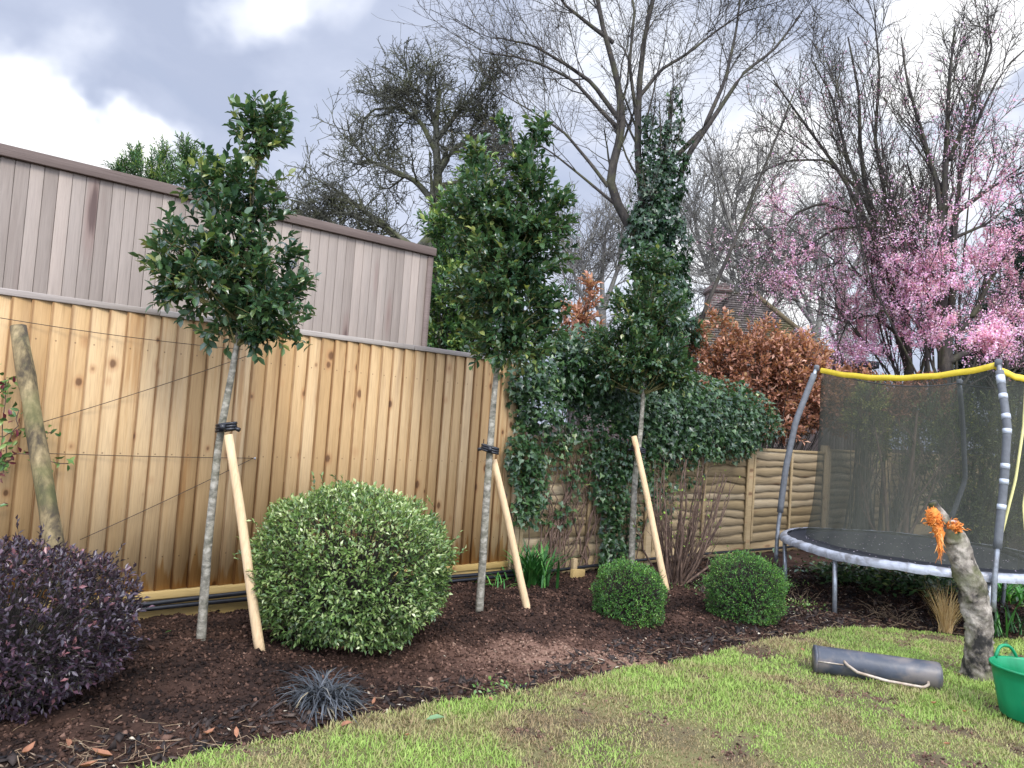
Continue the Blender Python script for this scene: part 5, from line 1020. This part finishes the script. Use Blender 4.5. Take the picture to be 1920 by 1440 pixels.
#==SMALL==
# climbing plant at the left edge
m_clim = leafmat('climber_leaf', [(0, (.04, .10, .03)), (.5, (.10, .20, .05)), (.8, (.22, .30, .08)), (1, (.16, .03, .05))], .35, .15, .5)
cp = empty('climbing_plant', FP(wall_hit(5, 800)[0], -.1), 0, 'young climber with green and red leaves on the fence at the left edge', 'climber')
cl_pts = []; B = []
for (x0, y0, x1, y1) in ((-10, 1000, 10, 700), (0, 880, 40, 760), (-5, 860, 130, 860), (0, 820, 100, 800), (-10, 760, 20, 700), (-5, 900, 20, 850)):
    t0, z0 = wall_hit(x0, y0, -.09); t1, z1 = wall_hit(x1, y1, -.09); pts = np.array([FP(lerp(t0, t1, s)+rng.normal(0, .01), -.08-.03*math.sin(s*3), lerp(z0, z1, s)+.03*math.sin(s*5)) for s in np.linspace(0, 1, 8)]); B.append(pts); cl_pts.append(pts)
V, q = tubes(np.array(B), np.full((len(B), 8), .003), 5); mesh_np('stems', V, q, m_shrub, cp)
pos = np.concatenate([np.repeat(b[1:], 3, 0) for b in cl_pts]); pos = pos+rng.standard_normal(pos.shape)*.022; n_ = len(pos)
leaf_mesh('leaves', pos, rng.standard_normal(pos.shape)-FN*.3, -FN+.6*rng.standard_normal(pos.shape), rng.uniform(.035, .06, n_), .5, m_clim, cp, LEAF8, np.where(rng.uniform(0, 1, n_) < .2, 1., rng.uniform(0, .75, n_)))
# ground cover under the trampoline
gc = []
n_ = 3200; u = rng.uniform(0, 1, n_); x = lerp(3.35, 5.6, u)+rng.normal(0, .15, n_); y = 7.75+rng.normal(0, .28, n_)-.25*u; z = np.abs(rng.normal(.07, .05, n_)); pos = np.stack([x, y, z], 1)
o = leaf_mesh('ground_cover', pos, rng.standard_normal((n_, 3))*[1, 1, .4]+[0, -.3, .2], np.array([[0, -.3, 1.]])+.4*rng.standard_normal((n_, 3)), rng.uniform(.04, .08, n_), .55, m_ivy, None, LEAF5, np.clip(rng.normal(.62, .2, n_), 0, 1)); tag(o, 'low dark green ground cover in the shade under the trampoline', 'ground cover', kind='stuff')
for (px_, py_, n_, r_, lb, tt_) in ((1300, 1110, 260, .13, 'loose patch of small green leaves at the foot of the bare shrub', .6), (1500, 1140, 120, .08, 'tiny pale green weed beside the right box bush', .9), (930, 1300, 60, .05, 'tiny pale clover leaves by the lawn edge', .8), (1465, 1100, 110, .08, 'small green sprig between the right box bush and the trampoline leg', .8)):
    c_ = G(px_, py_); pos = c_+rng.standard_normal((n_, 3))*[r_*1.4, r_, .02]+[0, 0, .03]
    o = leaf_mesh('low_weed', pos, rng.standard_normal((n_, 3))+[0, 0, .4], rng.standard_normal((n_, 3))+[0, 0, 1.5], rng.uniform(.015, .032, n_), .55, m_clim, None, LEAF5, np.clip(rng.normal(tt_*.75, .12, n_), 0, .85)); tag(o, lb, 'weed', None, 'stuff')
# dead perennial stems
def dead_stems(px_, py_, n_, h, label, spread=.09):
    c_ = G(px_, py_); a = c_+rng.standard_normal((n_, 3))*[spread, spread, 0]; e = a+rng.standard_normal((n_, 3))*[.12, .12, 0]+np.array([0, 0, 1.])*rng.uniform(.02, h, n_)[:, None]; K = 5; u = np.linspace(0, 1, K)[None, :, None]
    B = a[:, None]*(1-u)+e[:, None]*u+.02*rng.standard_normal((n_, K, 3)); B[..., 2] = np.maximum(B[..., 2], .01); V, q = tubes(B, np.linspace(.0022, .001, K)[None]*np.ones((n_, 1)), 4)
    tag(mesh_np('dead_stems', V-np.array([c_[0], c_[1], 0]), q, m_tan2, None), label, 'plant').location = (c_[0], c_[1], 0)
m_tan2 = barkmat('dry_stem', (.10, .06, .03), (.24, .16, .09), (.40, .30, .19), (20, 20, 20), bump=.1)
dead_stems(1670, 1160, 34, .15, 'dead tan stems in the bed left of the dry grass tuft', .1); dead_stems(1500, 1130, 18, .2, 'few brown dead stems right of the right box bush'); dead_stems(140, 1395, 26, .04, 'tangle of dry rootlets at the foot of the purple bush', .16); dead_stems(1800, 1262, 60, .03, 'torn straw at the foot of the cut stump', .09)
# fallen leaves, each its own thing
m_fl = leafmat('fallen_leaf', [(0, (.14, .06, .035)), (.5, (.38, .18, .10)), (1, (.55, .38, .22))], .7, .1, .2)
m_gl = leafmat('green_fallen_leaf', [(0, (.08, .16, .06)), (1, (.16, .26, .12))], .4, .1, .4)
tv, tf = LEAF8
def make_leaf(mat, curl):
    V = tv*np.array([.5, 1, 1]); V = V-np.array([0, .5, 0]); V[:, 2] += curl*(V[:, 1]**2+V[:, 0]**2*2); me = mesh_np('fallen_leaf', V, tf, mat, None, np.full(len(V), rng.uniform(0, 1)))
    return me
spots = [(190, 1418, .09, 'crumpled reddish brown leaf, the largest in the corner under the purple bush'), (128, 1400, .055, 'pinkish leaf beside dry roots under the purple bush'), (50, 1418, .06, 'pale cream leaf scrap in the bottom left corner'), (165, 1438, .07, 'tan leaf on the very bottom edge at the left'),
    (300, 1405, .05, 'small pink brown leaf in the soil left of the lawn tip'), (392, 1388, .05, 'rosy leaf in the litter just above the tip of the lawn'), (443, 1380, .05, 'upright tan leaf in the litter below the black grass'), (647, 1367, .06, 'salmon coloured leaf on the lawn edge below the black grass tuft'), (700, 1320, .04, 'small brown leaf in the black bark right of the black grass'),
    (762, 1395, .045, 'dark red brown leaf on the lawn below the bed'), (918, 1320, .04, 'orange leaf on the lawn edge below the middle tree'), (1596, 1180, .055, 'pale tan leaf on the bed edge above the roller'), (1808, 1345, .05, 'light brown leaf on the grass left of the green tub'), (1505, 1225, .035, 'small tan leaf on the grass just left of the roller'),
    (1750, 1330, .035, 'orange brown leaf on the grass in front of the roller handle'), (1775, 1408, .045, 'pinkish leaf near the bottom edge of the lawn'), (1245, 1250, .035, 'tiny pale leaf where the bed meets the lawn under the box bushes'), (640, 1225, .04, 'reddish leaf in the soil under the round bush')]
protos = [make_leaf(m_fl, .9), make_leaf(m_fl, -.4), make_leaf(m_fl, 1.8)]; used = [False]*3
for i, (px_, py_, s_, lb) in enumerate(spots):
    k = i % 3; o = protos[k] if not used[k] else protos[k].copy()
    if used[k]: COL.objects.link(o)
    used[k] = True; g_ = G(px_, py_); zz = float(lawn_h(g_[0], g_[1]))+.035 if g_[1] < edge_y(g_[0]) else float(soil_h(g_[0], g_[1]))+.02
    o.location = (g_[0], g_[1], zz); o.scale = (s_, s_, s_); o.rotation_euler = (rng.normal(0, .25), rng.normal(0, .25), rng.uniform(0, 6.28)); tag(o, lb, 'leaf', 'fallen leaves')
o = make_leaf(m_gl, .3); o.name = 'fallen_leaf'; g_ = G(815, 1368); o.location = (g_[0], g_[1], .05); o.scale = (.09,)*3; o.rotation_euler = (.2, .1, -1.2); tag(o, 'fresh pale green leaf lying on the lawn at the bottom', 'leaf', 'fallen leaves')
# twigs in the litter
n_ = 240; x = rng.uniform(-1.9, 4.6, n_); y = edge_y(x)+np.abs(rng.normal(.1, .16, n_)); a = rng.uniform(0, 6.28, n_); L_ = rng.uniform(.03, .13, n_); d_ = np.stack([np.cos(a), np.sin(a), rng.normal(0, .1, n_)], 1); p0 = np.stack([x, y, .012+0*x], 1)+[0, 0, .006]
B = np.stack([p0, p0+d_*L_[:, None]*.5+rng.standard_normal((n_, 3))*.006, p0+d_*L_[:, None]], 1); V, q = tubes(B, np.full((n_, 3), .0016), 4); tag(mesh_np('twig_litter', V, q, m_tan2, None), 'thin dry twigs strewn along the bed edge', 'twigs', kind='stuff')
